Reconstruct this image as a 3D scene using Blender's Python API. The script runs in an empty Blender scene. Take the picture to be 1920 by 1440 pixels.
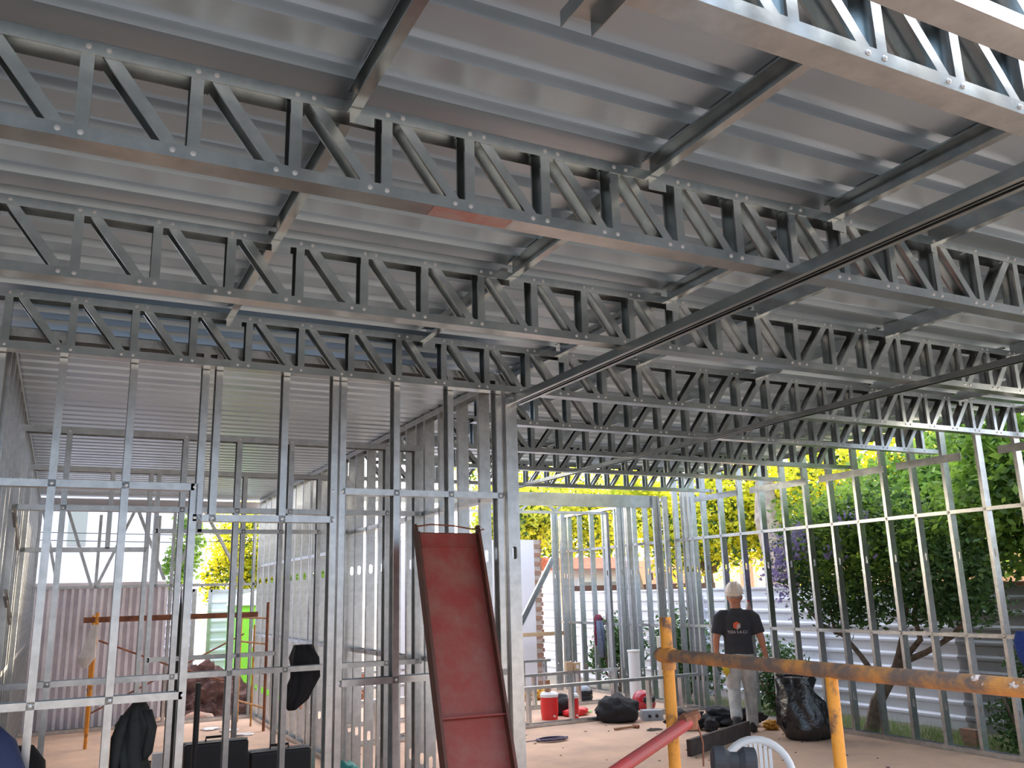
import bpy, bmesh, math, random
import numpy as np
from mathutils import Vector, Matrix, noise
random.seed(7); rng = np.random.default_rng(7)
S = bpy.context.scene; C = S.collection; PI = math.pi
# ---------------- camera, world, sun, exposure ----------------
cd = bpy.data.cameras.new('camera'); cam = bpy.data.objects.new('camera', cd); C.objects.link(cam); S.camera = cam
cd.sensor_width = 36; cd.lens = 36*1626.85/1920; cd.clip_start = 0.05; cd.clip_end = 500
yaw, pitch, roll = 0.47504, 0.234456, -0.0266505
f_ = Vector((math.sin(yaw)*math.cos(pitch), math.cos(yaw)*math.cos(pitch), math.sin(pitch)))
r_ = Vector((math.cos(yaw), -math.sin(yaw), 0)); u_ = r_.cross(f_)
r2 = math.cos(roll)*r_+math.sin(roll)*u_; u2 = -math.sin(roll)*r_+math.cos(roll)*u_
cam.matrix_world = Matrix(((r2.x, u2.x, -f_.x, 0), (r2.y, u2.y, -f_.y, 0), (r2.z, u2.z, -f_.z, 1.78), (0, 0, 0, 1)))
SUN = Vector((0.78, 0.61, 0.155)).normalized()
w = bpy.data.worlds.new('world'); S.world = w; w.use_nodes = True
nt = w.node_tree; nt.nodes.clear()
out = nt.nodes.new('ShaderNodeOutputWorld'); bg = nt.nodes.new('ShaderNodeBackground')
geo = nt.nodes.new('ShaderNodeTexCoord'); dotn = nt.nodes.new('ShaderNodeVectorMath'); dotn.operation = 'DOT_PRODUCT'
dotn.inputs[1].default_value = SUN
nt.links.new(geo.outputs['Generated'], dotn.inputs[0])
cr = nt.nodes.new('ShaderNodeValToRGB'); cr.color_ramp.elements[0].position = 0.0; cr.color_ramp.elements[1].position = 1.0
cr.color_ramp.elements[0].color = (0.52, 0.70, 0.92, 1); cr.color_ramp.elements[1].color = (4.0, 3.5, 3.2, 1)
e = cr.color_ramp.elements.new(0.55); e.color = (0.66, 0.78, 0.95, 1)
e = cr.color_ramp.elements.new(0.9); e.color = (1.5, 1.4, 1.5, 1)
mr = nt.nodes.new('ShaderNodeMapRange'); mr.inputs[1].default_value = -1; mr.inputs[2].default_value = 1
nt.links.new(dotn.outputs['Value'], mr.inputs[0]); nt.links.new(mr.outputs[0], cr.inputs[0])
sp = nt.nodes.new('ShaderNodeSeparateXYZ'); nt.links.new(geo.outputs['Generated'], sp.inputs[0])
el = nt.nodes.new('ShaderNodeMapRange'); el.interpolation_type = 'SMOOTHSTEP'; el.inputs[1].default_value = 0.02; el.inputs[2].default_value = 0.5; el.inputs[3].default_value = 0.34; el.inputs[4].default_value = 1.25
nt.links.new(sp.outputs[2], el.inputs[0])
fs_ = nt.nodes.new('ShaderNodeMapRange'); fs_.inputs[1].default_value = -0.3; fs_.inputs[2].default_value = 0.5; nt.links.new(dotn.outputs['Value'], fs_.inputs[0])
mxv = nt.nodes.new('ShaderNodeMath'); mxv.operation = 'MAXIMUM'; nt.links.new(el.outputs[0], mxv.inputs[0]); nt.links.new(fs_.outputs[0], mxv.inputs[1])
vm = nt.nodes.new('ShaderNodeVectorMath'); vm.operation = 'SCALE'; nt.links.new(cr.outputs[0], vm.inputs[0]); nt.links.new(mxv.outputs[0], vm.inputs['Scale'])
nt.links.new(vm.outputs[0], bg.inputs[0]); bg.inputs[1].default_value = 1.5; nt.links.new(bg.outputs[0], out.inputs[0])
sl = bpy.data.lights.new('sun', 'SUN'); so = bpy.data.objects.new('sun', sl); C.objects.link(so)
sl.energy = 14.0; sl.angle = 0.02; sl.color = (1.0, 0.80, 0.56); so.location = SUN*60
so.rotation_euler = (-SUN).to_track_quat('-Z', 'Y').to_euler()
S.view_settings.view_transform = 'Standard'; S.view_settings.look = 'None'; S.view_settings.gamma = 1
S.view_settings.exposure = 0.98; S.view_settings.use_curve_mapping = False
S.cycles.max_bounces = 7; S.cycles.diffuse_bounces = 4; S.cycles.glossy_bounces = 4; S.cycles.transmission_bounces = 4

# ---------------- materials ----------------
def mat(name, col, rough=0.6, metal=0.0, var=0.0, vscale=8.0, col2=None, bump=0.0, bscale=40.0, stretch=None, trans=0.0, spec=None, lo=0.35, hi=0.65, emit=None):
    m = bpy.data.materials.new(name); m.use_nodes = True; n = m.node_tree; b = n.nodes['Principled BSDF']
    b.inputs['Base Color'].default_value = (*col, 1); b.inputs['Roughness'].default_value = rough; b.inputs['Metallic'].default_value = metal
    if spec is not None: b.inputs['Specular IOR Level'].default_value = spec
    tc = n.nodes.new('ShaderNodeTexCoord'); mp = n.nodes.new('ShaderNodeMapping'); n.links.new(tc.outputs['Object'], mp.inputs[0])
    if stretch: mp.inputs['Scale'].default_value = stretch
    if col2 or var:
        if not col2: col2 = tuple(c*(1-var) for c in col)
        nz = n.nodes.new('ShaderNodeTexNoise'); nz.inputs['Scale'].default_value = vscale; nz.inputs['Detail'].default_value = 6; nz.inputs['Roughness'].default_value = 0.65
        n.links.new(mp.outputs[0], nz.inputs['Vector'])
        r = n.nodes.new('ShaderNodeValToRGB'); r.color_ramp.elements[0].position = lo; r.color_ramp.elements[1].position = hi
        r.color_ramp.elements[0].color = (*col2, 1); r.color_ramp.elements[1].color = (*col, 1)
        n.links.new(nz.outputs[0], r.inputs[0]); n.links.new(r.outputs[0], b.inputs['Base Color'])
        src = r.outputs[0]
    else: src = None
    if bump:
        nb = n.nodes.new('ShaderNodeTexNoise'); nb.inputs['Scale'].default_value = bscale; nb.inputs['Detail'].default_value = 5
        n.links.new(mp.outputs[0], nb.inputs['Vector']); bp = n.nodes.new('ShaderNodeBump'); bp.inputs['Strength'].default_value = bump; bp.inputs['Distance'].default_value = 0.02
        n.links.new(nb.outputs[0], bp.inputs['Height']); n.links.new(bp.outputs[0], b.inputs['Normal'])
    if trans:
        t = n.nodes.new('ShaderNodeBsdfTranslucent'); mx = n.nodes.new('ShaderNodeMixShader'); mx.inputs[0].default_value = trans
        t.inputs['Color'].default_value = (*col, 1)
        if src: n.links.new(src, t.inputs['Color'])
        n.links.new(b.outputs[0], mx.inputs[1]); n.links.new(t.outputs[0], mx.inputs[2]); n.links.new(mx.outputs[0], n.nodes['Material Output'].inputs[0])
    return m
M = {}
M['galv'] = mat('galvanized', (0.65, 0.67, 0.68), 0.28, 0.92, col2=(0.46, 0.48, 0.49), vscale=14, lo=0.3, hi=0.7, bump=0.03, bscale=6)
M['galvd'] = mat('galvanized_truss', (0.60, 0.64, 0.65), 0.24, 0.97, col2=(0.42, 0.46, 0.47), vscale=10, lo=0.3, hi=0.7, bump=0.06, bscale=7)
M['deck'] = mat('deck', (0.54, 0.63, 0.71), 0.36, 0.88, col2=(0.46, 0.54, 0.61), vscale=1.6, stretch=(0.3, 1, 1), bump=0.03, bscale=3)
M['screw'] = mat('screw', (0.7, 0.7, 0.7), 0.3, 0.8)
M['concrete'] = mat('concrete', (0.63, 0.42, 0.29), 0.85, col2=(0.45, 0.31, 0.23), vscale=1.3, bump=0.2, bscale=25)
M['soil'] = mat('soil', (0.17, 0.085, 0.07), 0.95, col2=(0.05, 0.027, 0.025), vscale=5, bump=1, bscale=9)
M['redsoil'] = mat('redsoil', (0.50, 0.20, 0.11), 0.95, col2=(0.25, 0.09, 0.05), vscale=9, bump=1, bscale=12)
M['grassground'] = mat('grassground', (0.22, 0.20, 0.15), 0.95, col2=(0.30, 0.22, 0.17), vscale=1.0)
M['grass'] = mat('grass', (0.22, 0.36, 0.05), 0.7, trans=0.4, col2=(0.10, 0.20, 0.03), vscale=3)
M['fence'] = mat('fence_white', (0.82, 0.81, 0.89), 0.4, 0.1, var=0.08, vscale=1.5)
M['fenceshade'] = mat('fence_shade', (0.34, 0.35, 0.37), 0.5, 0.4, var=0.2, vscale=2)  # fence section in shade, the shade put into a darker colour
M['zinc'] = mat('zinc_sheet', (0.93, 0.91, 0.97), 0.45, 0.1, col2=(0.74, 0.72, 0.78), vscale=3)
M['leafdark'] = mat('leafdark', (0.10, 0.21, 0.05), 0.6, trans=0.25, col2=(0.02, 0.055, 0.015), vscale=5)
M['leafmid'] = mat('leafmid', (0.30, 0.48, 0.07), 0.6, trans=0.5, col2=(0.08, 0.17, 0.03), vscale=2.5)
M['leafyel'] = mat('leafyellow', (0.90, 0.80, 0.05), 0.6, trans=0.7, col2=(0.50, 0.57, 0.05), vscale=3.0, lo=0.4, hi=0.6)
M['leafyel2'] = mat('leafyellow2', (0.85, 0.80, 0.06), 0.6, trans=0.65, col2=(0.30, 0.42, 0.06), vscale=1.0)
M['purple'] = mat('purple', (0.42, 0.36, 0.70), 0.6, trans=0.3, var=0.3)
M['pink'] = mat('pink', (0.8, 0.12, 0.30), 0.6, trans=0.3)
M['bark'] = mat('bark', (0.22, 0.16, 0.12), 0.9, col2=(0.10, 0.07, 0.05), vscale=12, bump=0.8, bscale=20)
M['palebark'] = mat('palebark', (0.50, 0.42, 0.36), 0.9, col2=(0.28, 0.22, 0.18), vscale=7, bump=0.6, bscale=12)
M['redpaint'] = mat('redpaint', (0.30, 0.045, 0.035), 0.62, col2=(0.30, 0.13, 0.10), vscale=4.5, bump=0.15, bscale=14, lo=0.28, hi=0.6)
M['rededge'] = mat('rededge', (0.14, 0.04, 0.025), 0.6, col2=(0.07, 0.03, 0.02), vscale=6)
M['rust'] = mat('rust', (0.30, 0.11, 0.05), 0.75, col2=(0.13, 0.05, 0.03), vscale=9, bump=0.3, bscale=30)
M['orange'] = mat('orange_scaffold', (0.75, 0.30, 0.035), 0.6, col2=(0.16, 0.08, 0.05), vscale=9, lo=0.36, hi=0.46, bump=0.25, bscale=30)
M['orangerail'] = mat('orange_rail', (0.60, 0.25, 0.06), 0.65, col2=(0.17, 0.115, 0.09), vscale=6, lo=0.45, hi=0.62, bump=0.3, bscale=25)
M['cement'] = mat('cement_splash', (0.62, 0.50, 0.44), 0.9, var=0.3, vscale=30)
M['yellow'] = mat('yellow_scaffold', (0.66, 0.33, 0.07), 0.6, col2=(0.30, 0.14, 0.05), vscale=8)
M['redpipe'] = mat('red_pipe', (0.50, 0.05, 0.05), 0.45, col2=(0.30, 0.08, 0.07), vscale=9)
M['black'] = mat('black_cloth', (0.022, 0.022, 0.026), 0.8, var=0.3, bump=0.4, bscale=14)
M['coat'] = mat('coat', (0.028, 0.034, 0.032), 0.7, col2=(0.012, 0.014, 0.014), vscale=5, bump=0.5, bscale=12)
M['plasticbag'] = mat('plastic_bag', (0.010, 0.010, 0.012), 0.16, spec=0.8, bump=0.9, bscale=9)
M['blackplastic'] = mat('black_plastic', (0.02, 0.021, 0.025), 0.4)
M['rubber'] = mat('rubber', (0.035, 0.035, 0.04), 0.75)
M['red_reflection'] = mat('red_reflection', (0.46, 0.20, 0.17), 0.4, 0.5, col2=(0.45, 0.34, 0.32), vscale=9)
M['orangeplastic'] = mat('orange_plastic', (0.75, 0.16, 0.04), 0.5)
M['white'] = mat('white_plastic', (0.80, 0.80, 0.80), 0.4, var=0.05)
M['whitewall'] = mat('white_wall', (0.83, 0.79, 0.82), 0.9, var=0.06, vscale=1)
M['housewhite'] = mat('house_white', (0.84, 0.80, 0.84), 0.9, var=0.04)
M['housecream'] = mat('house_cream', (0.82, 0.72, 0.60), 0.9, var=0.1, vscale=1)
M['peach'] = mat('peach_wall', (0.85, 0.50, 0.32), 0.9, var=0.1, vscale=1)
M['glassdark'] = mat('window_glass', (0.30, 0.33, 0.36), 0.15, spec=0.8)
M['windowgrey'] = mat('window_grey', (0.40, 0.41, 0.38), 0.3)
M['windowbright'] = mat('window_bright', (0.9, 0.78, 0.6), 0.2, 0.2)  # sun reflecting off the windows, put into a pale warm colour
M['tile'] = mat('roof_tile', (0.55, 0.14, 0.07), 0.8, var=0.4, vscale=6)
M['brown'] = mat('brown_fence', (0.10, 0.05, 0.045), 0.8)
M['brick'] = mat('brick', (0.46, 0.20, 0.12), 0.9, col2=(0.30, 0.25, 0.20), vscale=9, bump=0.8, bscale=15)
M['wood'] = mat('wood', (0.42, 0.22, 0.12), 0.7, var=0.35, vscale=5, stretch=(1, 1, 0.2))
M['woodlight'] = mat('wood_light', (0.62, 0.42, 0.24), 0.6, var=0.25, vscale=6)
M['darkwood'] = mat('dark_wood', (0.075, 0.055, 0.05), 0.8, var=0.5, vscale=5)
M['green'] = mat('green_plastic', (0.28, 0.75, 0.05), 0.5)
M['red'] = mat('red_plastic', (0.75, 0.03, 0.03), 0.35)
M['redglossy'] = mat('red_glossy', (0.45, 0.015, 0.03), 0.15, spec=0.8)
M['greyplastic'] = mat('grey_plastic', (0.38, 0.40, 0.44), 0.35)
M['visor'] = mat('visor', (0.015, 0.015, 0.02), 0.1)
M['cardboard'] = mat('cardboard', (0.55, 0.38, 0.24), 0.8, var=0.15)
M['cable'] = mat('cable_purple', (0.10, 0.08, 0.16), 0.5)
M['cablegreen'] = mat('cable_green', (0.25, 0.65, 0.15), 0.5)
M['cabledark'] = mat('cable_dark', (0.03, 0.035, 0.03), 0.5)
M['burgundy'] = mat('burgundy', (0.16, 0.02, 0.045), 0.85, var=0.3)
M['denim'] = mat('denim', (0.10, 0.12, 0.18), 0.85, var=0.4, vscale=12)
M['render'] = mat('render', (0.22, 0.17, 0.14), 0.95, var=0.3, vscale=2)
M['blue'] = mat('blue_cloth', (0.02, 0.06, 0.30), 0.8, var=0.4, bump=0.5, bscale=15)
M['navy'] = mat('navy', (0.03, 0.05, 0.14), 0.7, var=0.3)
M['skin'] = mat('skin', (0.62, 0.28, 0.18), 0.55, col2=(0.42, 0.17, 0.10), vscale=9)
M['shirt'] = mat('shirt', (0.05, 0.052, 0.062), 0.9, var=0.25, vscale=7, bump=0.5, bscale=9)
M['trouser'] = mat('trouser', (0.62, 0.61, 0.58), 0.9, col2=(0.36, 0.36, 0.35), vscale=7, bump=0.6, bscale=12)
M['boot'] = mat('boot', (0.03, 0.028, 0.028), 0.6)
M['glove'] = mat('glove', (0.10, 0.12, 0.10), 0.8, var=0.4, vscale=20)
M['helmet'] = mat('helmet', (0.86, 0.76, 0.66), 0.4)
M['logoorange'] = mat('logo_orange', (0.80, 0.13, 0.05), 0.6)
M['logowhite'] = mat('logo_white', (0.75, 0.72, 0.72), 0.6)
M['logogrey'] = mat('logo_grey', (0.60, 0.50, 0.48), 0.6)
M['cream'] = mat('cream_pipe', (0.80, 0.72, 0.62), 0.5)
M['wire'] = mat('wire', (0.20, 0.13, 0.10), 0.7)
M['orangecloth'] = mat('orange_cloth', (0.75, 0.36, 0.05), 0.8, var=0.4, vscale=20)
M['yellowtool'] = mat('yellow_tool', (0.75, 0.52, 0.05), 0.5)
M['dirtyplastic'] = mat('clear_sheet', (0.68, 0.66, 0.66), 0.4, var=0.2)
M['cola'] = mat('cola_liquid', (0.50, 0.30, 0.28), 0.2)
M['signteal'] = mat('sign_teal', (0.05, 0.35, 0.33), 0.6)

# ---------------- helpers ----------------
class G:
    def __init__(s): s.v = []; s.f = []
    def add(s, vs, fs):
        o = len(s.v); s.v += [tuple(v) for v in vs]; s.f += [tuple(i+o for i in f) for f in fs]; return s
    def box(s, a, b, mtx=None):
        vs = [Vector((x, y, z)) for x in (a[0], b[0]) for y in (a[1], b[1]) for z in (a[2], b[2])]
        if mtx: vs = [mtx @ v for v in vs]
        return s.add(vs, [(0, 1, 3, 2), (4, 6, 7, 5), (0, 4, 5, 1), (2, 3, 7, 6), (0, 2, 6, 4), (1, 5, 7, 3)])
    def prism(s, prof, p0, p1, u, v, tilt=None):
        u = Vector(u); v = Vector(v); p0 = Vector(p0); p1 = Vector(p1); n = len(prof)
        vs = [p0+u*a+v*b for a, b in prof]+[p1+u*a+v*b for a, b in prof]
        fs = [(i, (i+1) % n, n+(i+1) % n, n+i) for i in range(n)]+[tuple(range(n))[::-1], tuple(range(n, 2*n))]
        return s.add(vs, fs)
    def tube(s, pts, r, n=10, cap=True, flat=1.0):
        pts = [Vector(p) for p in pts]; rs = r if isinstance(r, (list, tuple)) else [r]*len(pts)
        vs = []; pu = None
        for i, p in enumerate(pts):
            t = (pts[min(i+1, len(pts)-1)]-pts[max(i-1, 0)]).normalized()
            if pu is None: pu = t.orthogonal().normalized()
            u = (pu-t*pu.dot(t)).normalized(); v = t.cross(u); pu = u
            for k in range(n):
                a = 2*PI*k/n; vs.append(p+(u*math.cos(a)+v*math.sin(a)*flat)*rs[i])
        fs = [(i*n+k, i*n+(k+1) % n, (i+1)*n+(k+1) % n, (i+1)*n+k) for i in range(len(pts)-1) for k in range(n)]
        if cap: fs += [tuple(range(n))[::-1], tuple(range((len(pts)-1)*n, len(pts)*n))]
        return s.add(vs, fs)
    def loft(s, secs, n=18, nz=0, sc=6, cap=True, fold=0):
        """secs: (center, rx, ry[, ax, ay]) elliptical rings"""
        vs = []
        for sec in secs:
            c = Vector(sec[0]); ax = Vector(sec[3]) if len(sec) > 3 else Vector((1, 0, 0)); ay = Vector(sec[4]) if len(sec) > 4 else Vector((0, 1, 0))
            for k in range(n):
                a = 2*PI*k/n; p = c+ax*math.cos(a)*sec[1]+ay*math.sin(a)*sec[2]
                if fold: p += (p-c)*fold*(math.sin(6*a+c.z*7)+0.6*math.sin(11*a+c.z*13))
                if nz: p += (p-c)*noise.noise(p*sc)*nz*2 if (p-c).length > 0 else Vector()
                vs.append(p)
        m = len(secs)
        fs = [(i*n+k, i*n+(k+1) % n, (i+1)*n+(k+1) % n, (i+1)*n+k) for i in range(m-1) for k in range(n)]
        if cap: fs += [tuple(range(n))[::-1], tuple(range((m-1)*n, m*n))]
        return s.add(vs, fs)
    def lathe(s, prof, c=(0, 0, 0), n=24, axis='z'):
        vs = []
        for r, h in prof:
            for k in range(n):
                a = 2*PI*k/n; x, y = r*math.cos(a), r*math.sin(a)
                p = (x, y, h) if axis == 'z' else ((h, x, y) if axis == 'x' else (x, h, y))
                vs.append(Vector(p)+Vector(c))
        m = len(prof); fs = [(i*n+k, i*n+(k+1) % n, (i+1)*n+(k+1) % n, (i+1)*n+k) for i in range(m-1) for k in range(n)]
        fs += [tuple(range(n))[::-1], tuple(range((m-1)*n, m*n))]
        return s.add(vs, fs)
    def blob(s, c, r, nz=0.25, sc=3, sub=3, flat=None, seed=0):
        b = bmesh.new(); bmesh.ops.create_icosphere(b, subdivisions=sub, radius=1.0)
        vs = []
        for v in b.verts:
            p = v.co.copy(); k = 1+nz*noise.fractal(p*sc+Vector((seed*7.3, seed, 0)), 0.8, 2.0, 4)
            q = Vector((p.x*r[0]*k, p.y*r[1]*k, p.z*r[2]*k))+Vector(c)
            if flat is not None and q.z < flat: q.z = flat
            vs.append(q)
        fs = [tuple(x.index for x in f.verts) for f in b.faces]; b.free(); return s.add(vs, fs)
    def mesh(s, name, m, smooth=False):
        me = bpy.data.meshes.new(name); me.from_pydata(s.v, [], s.f)
        b = bmesh.new(); b.from_mesh(me); bmesh.ops.recalc_face_normals(b, faces=b.faces); b.to_mesh(me); b.free()
        me.materials.append(M[m] if isinstance(m, str) else m)
        if smooth: me.shade_smooth() if hasattr(me, 'shade_smooth') else None
        return me
def obj(name, g, m, parent=None, loc=(0, 0, 0), smooth=False, rot=(0, 0, 0), auto=False):
    me = g if isinstance(g, bpy.types.Mesh) else g.mesh(name, m, smooth)
    o = bpy.data.objects.new(name, me); C.objects.link(o); o.location = loc; o.rotation_euler = rot
    if parent: o.parent = parent
    return o
def tag(o, label, cat, group=None, kind=None):
    o['label'] = label; o['category'] = cat
    if group: o['group'] = group
    if kind: o['kind'] = kind
    return o
def thing(name, label, cat, loc=(0, 0, 0), rot=(0, 0, 0), group=None):
    o = bpy.data.objects.new(name, None); C.objects.link(o); o.location = loc; o.rotation_euler = rot; o.empty_display_size = 0.1
    return tag(o, label, cat, group)
def struct(name, g, m, label=None):
    o = obj(name, g, m); o['kind'] = 'structure'
    if label: o['label'] = label
    return o
def Cprof(w, f, lip, t=0.0025):   # web centred on u, flanges toward +v
    h = w/2
    if lip: return [(-h, 0), (h, 0), (h, f), (h-lip, f), (h-lip, f-t), (h-t, f-t), (h-t, t), (-h+t, t), (-h+t, f-t), (-h+lip, f-t), (-h+lip, f), (-h, f)]
    return [(-h, 0), (h, 0), (h, f), (h-t, f), (h-t, t), (-h+t, t), (-h+t, f), (-h, f)]
def chan(g, p0, p1, u, v, w=0.09, f=0.04, lip=0.011): return g.prism(Cprof(w, f, lip), p0, p1, u, v)
_cache = {}
def cmesh(key, build, m, smooth=False):
    if key not in _cache: _cache[key] = build().mesh(key[0], m, smooth)
    return _cache[key]
def slotted(z0, z1, holes):
    """lipped C stud along z, web plate in xz plane at y=0 with oval service holes, flanges toward +y"""
    g = G(); h = 0.045; f = 0.04; t = 0.0025; l = 0.011
    for s in (-1, 1):
        prof = [(s*h, 0), (s*h, f), (s*(h-l), f), (s*(h-l), f-t), (s*(h-t), f-t), (s*(h-t), t), (s*0.017, t), (s*0.017, 0)]
        g.prism(prof, (0, 0, z0), (0, 0, z1), (1, 0, 0), (0, 1, 0))
    r = 0.017; zz = z0
    hs = [x for x in sorted(holes) if z0+0.1 < x < z1-0.1]
    cuts = [z0]+[q for c in hs for q in (c-0.045, c+0.045)]+[z1]
    for i in range(0, len(cuts), 2):
        a, b = cuts[i], cuts[i+1]; lo = [(-r, a), (r, a)]
        if i > 0: lo = [(r*math.cos(PI-PI*k/8), a-r+r*math.sin(PI-PI*k/8) if 0 else a-r*0+r*0) for k in range(0)] or [(-r, a-r)]+[(r*math.cos(PI+PI*k/8*-1), (a-r)+r*math.sin(PI*k/8)) for k in range(1, 8)]+[(r, a-r)]
        hi = [(r, b), (-r, b)]
        if i+2 < len(cuts): hi = [(r, b+r)]+[(r*math.cos(PI*k/8), (b+r)-r*math.sin(PI*k/8)) for k in range(1, 8)]+[(-r, b+r)]
        g.prism(lo+hi, (0, 0, 0), (0, t, 0), (1, 0, 0), (0, 0, 1))
    return g
HOLES = (0.44, 2.04)
def stud(parent, x, y, z0, z1, axis, flip=1, name='stud'):
    """axis 'x': wall runs along x (web normal to x); 'y': wall runs along y (web faces -y)"""
    me = cmesh((name, round(z0, 3), round(z1, 3)), lambda: slotted(z0, z1, HOLES), 'galv')
    return obj(name, me, None, parent, (x, y, 0), rot=(0, 0, 0 if axis == 'y' else (PI/2 if flip > 0 else -PI/2)))
def hrail(parent, a, b, axis, c, z, name='rail', up=1, f=0.04, w=0.09):
    g = G(); L = b-a
    if axis == 'x': chan(g, (0, 0, 0), (L, 0, 0), (0, 1, 0), (0, 0, up), w, f, 0); loc = (a, c, z)
    else: chan(g, (0, 0, 0), (0, L, 0), (1, 0, 0), (0, 0, up), w, f, 0); loc = (c, a, z)
    return obj(name, g, 'galv', parent, loc)
screw_g = G().lathe([(0.0, 0.0), (0.0095, 0.0), (0.0095, 0.0015), (0.006, 0.002), (0.0055, 0.0055), (0.0, 0.006)], n=8)
SCREW = screw_g.mesh('screw', 'screw')
def screw(parent, x, y, z, d='-y'):
    rot = {'-y': (PI/2, 0, 0), '-x': (0, -PI/2, 0)}[d]
    return obj('screw', SCREW, None, parent, (x, y, z), rot=rot)

# ---------------- setting ----------------
g = G(); g.box((-0.6, -0.6, -0.12), (8.75, 14.5, 0)); g.box((5.3, 14.5, -0.12), (8.75, 15.6, 0))
struct('floor', g, 'concrete')
g = G(); n = 60; rr = 90
g.box((-90, -60, -0.5), (110, 120, -0.13))
struct('ground', g, 'grassground')
def deckpanel(x0, x1, y0, y1, z, pitch=0.25, h=0.042, crown=0.10, t=0.003, minor=False):
    prof = []; y = y0
    while y < y1-0.01:
        prof += [(y, z), (y+pitch-crown-0.012, z)] if not minor else [(y, z), (y+0.05, z), (y+0.058, z+0.006), (y+0.07, z+0.006), (y+0.078, z), (y+pitch-crown-0.05, z)]
        prof += [(y+pitch-crown, z+h), (y+pitch-0.012, z+h)]
        y += pitch
    prof.append((y, z)); pts = [(a, b) for a, b in prof]; g = G(); N = len(pts)
    vs = [(x0, a, b) for a, b in pts]+[(x1, a, b) for a, b in pts]+[(x0, a, b+t) for a, b in pts]+[(x1, a, b+t) for a, b in pts]
    fs = [(i, i+1, N+i+1, N+i) for i in range(N-1)]+[(2*N+i, 3*N+i, 3*N+i+1, 2*N+i+1) for i in range(N-1)]
    fs += [(i, 2*N+i, 2*N+i+1, i+1) for i in range(N-1)]+[(N+i, N+i+1, 3*N+i+1, 3*N+i) for i in range(N-1)]
    fs += [(0, N, 3*N, 2*N), (N-1, 3*N-1, 4*N-1, 2*N-1)]
    return g.add(vs, fs)
g = deckpanel(-3.2, 8.95, 1.42, 5.42, 3.555); gg = deckpanel(2.93, 8.95, 5.42, 10.6, 3.555); g.add(gg.v, gg.f); gg = deckpanel(-3.2, 2.93, 5.42, 7.6, 3.555); g.add(gg.v, gg.f)
struct('ceiling', g, 'deck')
g = deckpanel(-0.45, 2.9, 5.56, 14.6, 3.335, pitch=0.2, crown=0.06, h=0.03)
struct('ceiling', g, 'deck')

# ---------------- trusses ----------------
YN = [1.135, 1.40, 2.71, 4.01, 5.32, 6.40, 7.67, 8.87, 10.27]
ZB, ZT = 3.15, 3.49; X0, PW = -0.06, 0.3255
def vert_g():
    g = G(); chan(g, (0.02, 0, 0.006), (0.02, 0, ZT-ZB-0.006), (0, 1, 0), (-1, 0, 0), 0.084, 0.04, 0.01); return g
def diag_g(sx):
    g = G(); a = Vector((-0.105*sx, 0, ZT-ZB-0.03)); b = Vector((0.105*sx, 0, 0.03)); d = (b-a).normalized()
    nrm = Vector((d.z, 0, -d.x)) if sx > 0 else Vector((-d.z, 0, d.x))
    if nrm.x < 0: nrm = -nrm
    chan(g, a+nrm*0.02, b+nrm*0.02, (0, 1, 0), -nrm, 0.082, 0.04, 0.01); return g
VM = vert_g().mesh('web_post', 'galvd'); DM = {1: diag_g(1).mesh('web_diagonal', 'galvd'), -1: diag_g(-1).mesh('web_diagonal', 'galvd')}
ordn = ['nearest', 'second', 'third', 'fourth', 'fifth', 'sixth', 'seventh', 'eighth', 'farthest']
XR = 8.65
def inview(x, y, z):
    q = Vector((x, y, z-1.78)); cz = q.dot(f_)
    if cz < 0.1: return False
    return -80 < 960+1626.85*q.dot(r2)/cz < 2000 and -60 < 720-1626.85*q.dot(u2)/cz < 1500
def truss(i, y):
    xl = -2.99 if i <= 4 else 2.93
    xs = [X0+PW*k for k in range(-9, 27)]; xs = [x for x in xs if xl+0.03 <= x <= XR-0.02]
    if xs[0]-xl > 0.12: xs = [xl+0.06]+xs
    lab = {0: 'steel lattice roof truss nearest the camera, cut by the top right corner',
           1: 'steel lattice roof truss second from the camera, bright blue-white at top right',
           2: 'steel lattice roof truss third from the camera, crossing the upper middle of the photo',
           3: 'steel lattice roof truss fourth from the camera, below the big upper one',
           4: 'steel lattice roof truss resting on the front of the left stud wall',
           5: 'steel lattice roof truss just behind the one resting on the left stud wall',
           6: 'steel lattice roof truss seventh from the camera, right of the tall central post',
           7: 'steel lattice roof truss eighth from the camera, last one fully under the roof deck',
           8: 'steel lattice roof truss farthest from the camera, open to the bright sky behind'}[i]
    t = thing('roof_truss', lab, 'truss', (0, y+0.045, ZB), group='parallel roof trusses')
    g = G(); chan(g, (xl, 0, 0), (XR, 0, 0), (0, 1, 0), (0, 0, 1), 0.09, 0.045, 0); bc = obj('bottom_chord', g, 'galvd', t)
    g = G(); chan(g, (xl, 0, 0), (XR, 0, 0), (0, 1, 0), (0, 0, -1), 0.09, 0.045, 0); tc = obj('top_chord', g, 'galvd', t, (0, 0, ZT-ZB))
    mid = 4.25
    for k, x in enumerate(xs):
        obj('web_post', VM, None, t, (x, 0, 0))
        if i <= 5:
            for (zz, par) in ((0.023, bc), (-0.02, tc)):
                if inview(x, y, ZB+0.2): screw(par, x, -0.0455, zz)
        if k+1 < len(xs):
            xm = (x+xs[k+1])/2; s = 1 if xm < mid else -1
            if xs[k+1]-x < 0.25: continue
            obj('web_diagonal', DM[s], None, t, (xm+0.0, 0, 0))
            if i <= 5 and inview(xm, y, ZB+0.2):
                screw(bc, xm+0.10*s, -0.0455, 0.023); screw(tc, xm-0.105*s, -0.0455, -0.02)
    return t
TR = [truss(i, y) for i, y in enumerate(YN)]
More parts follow.
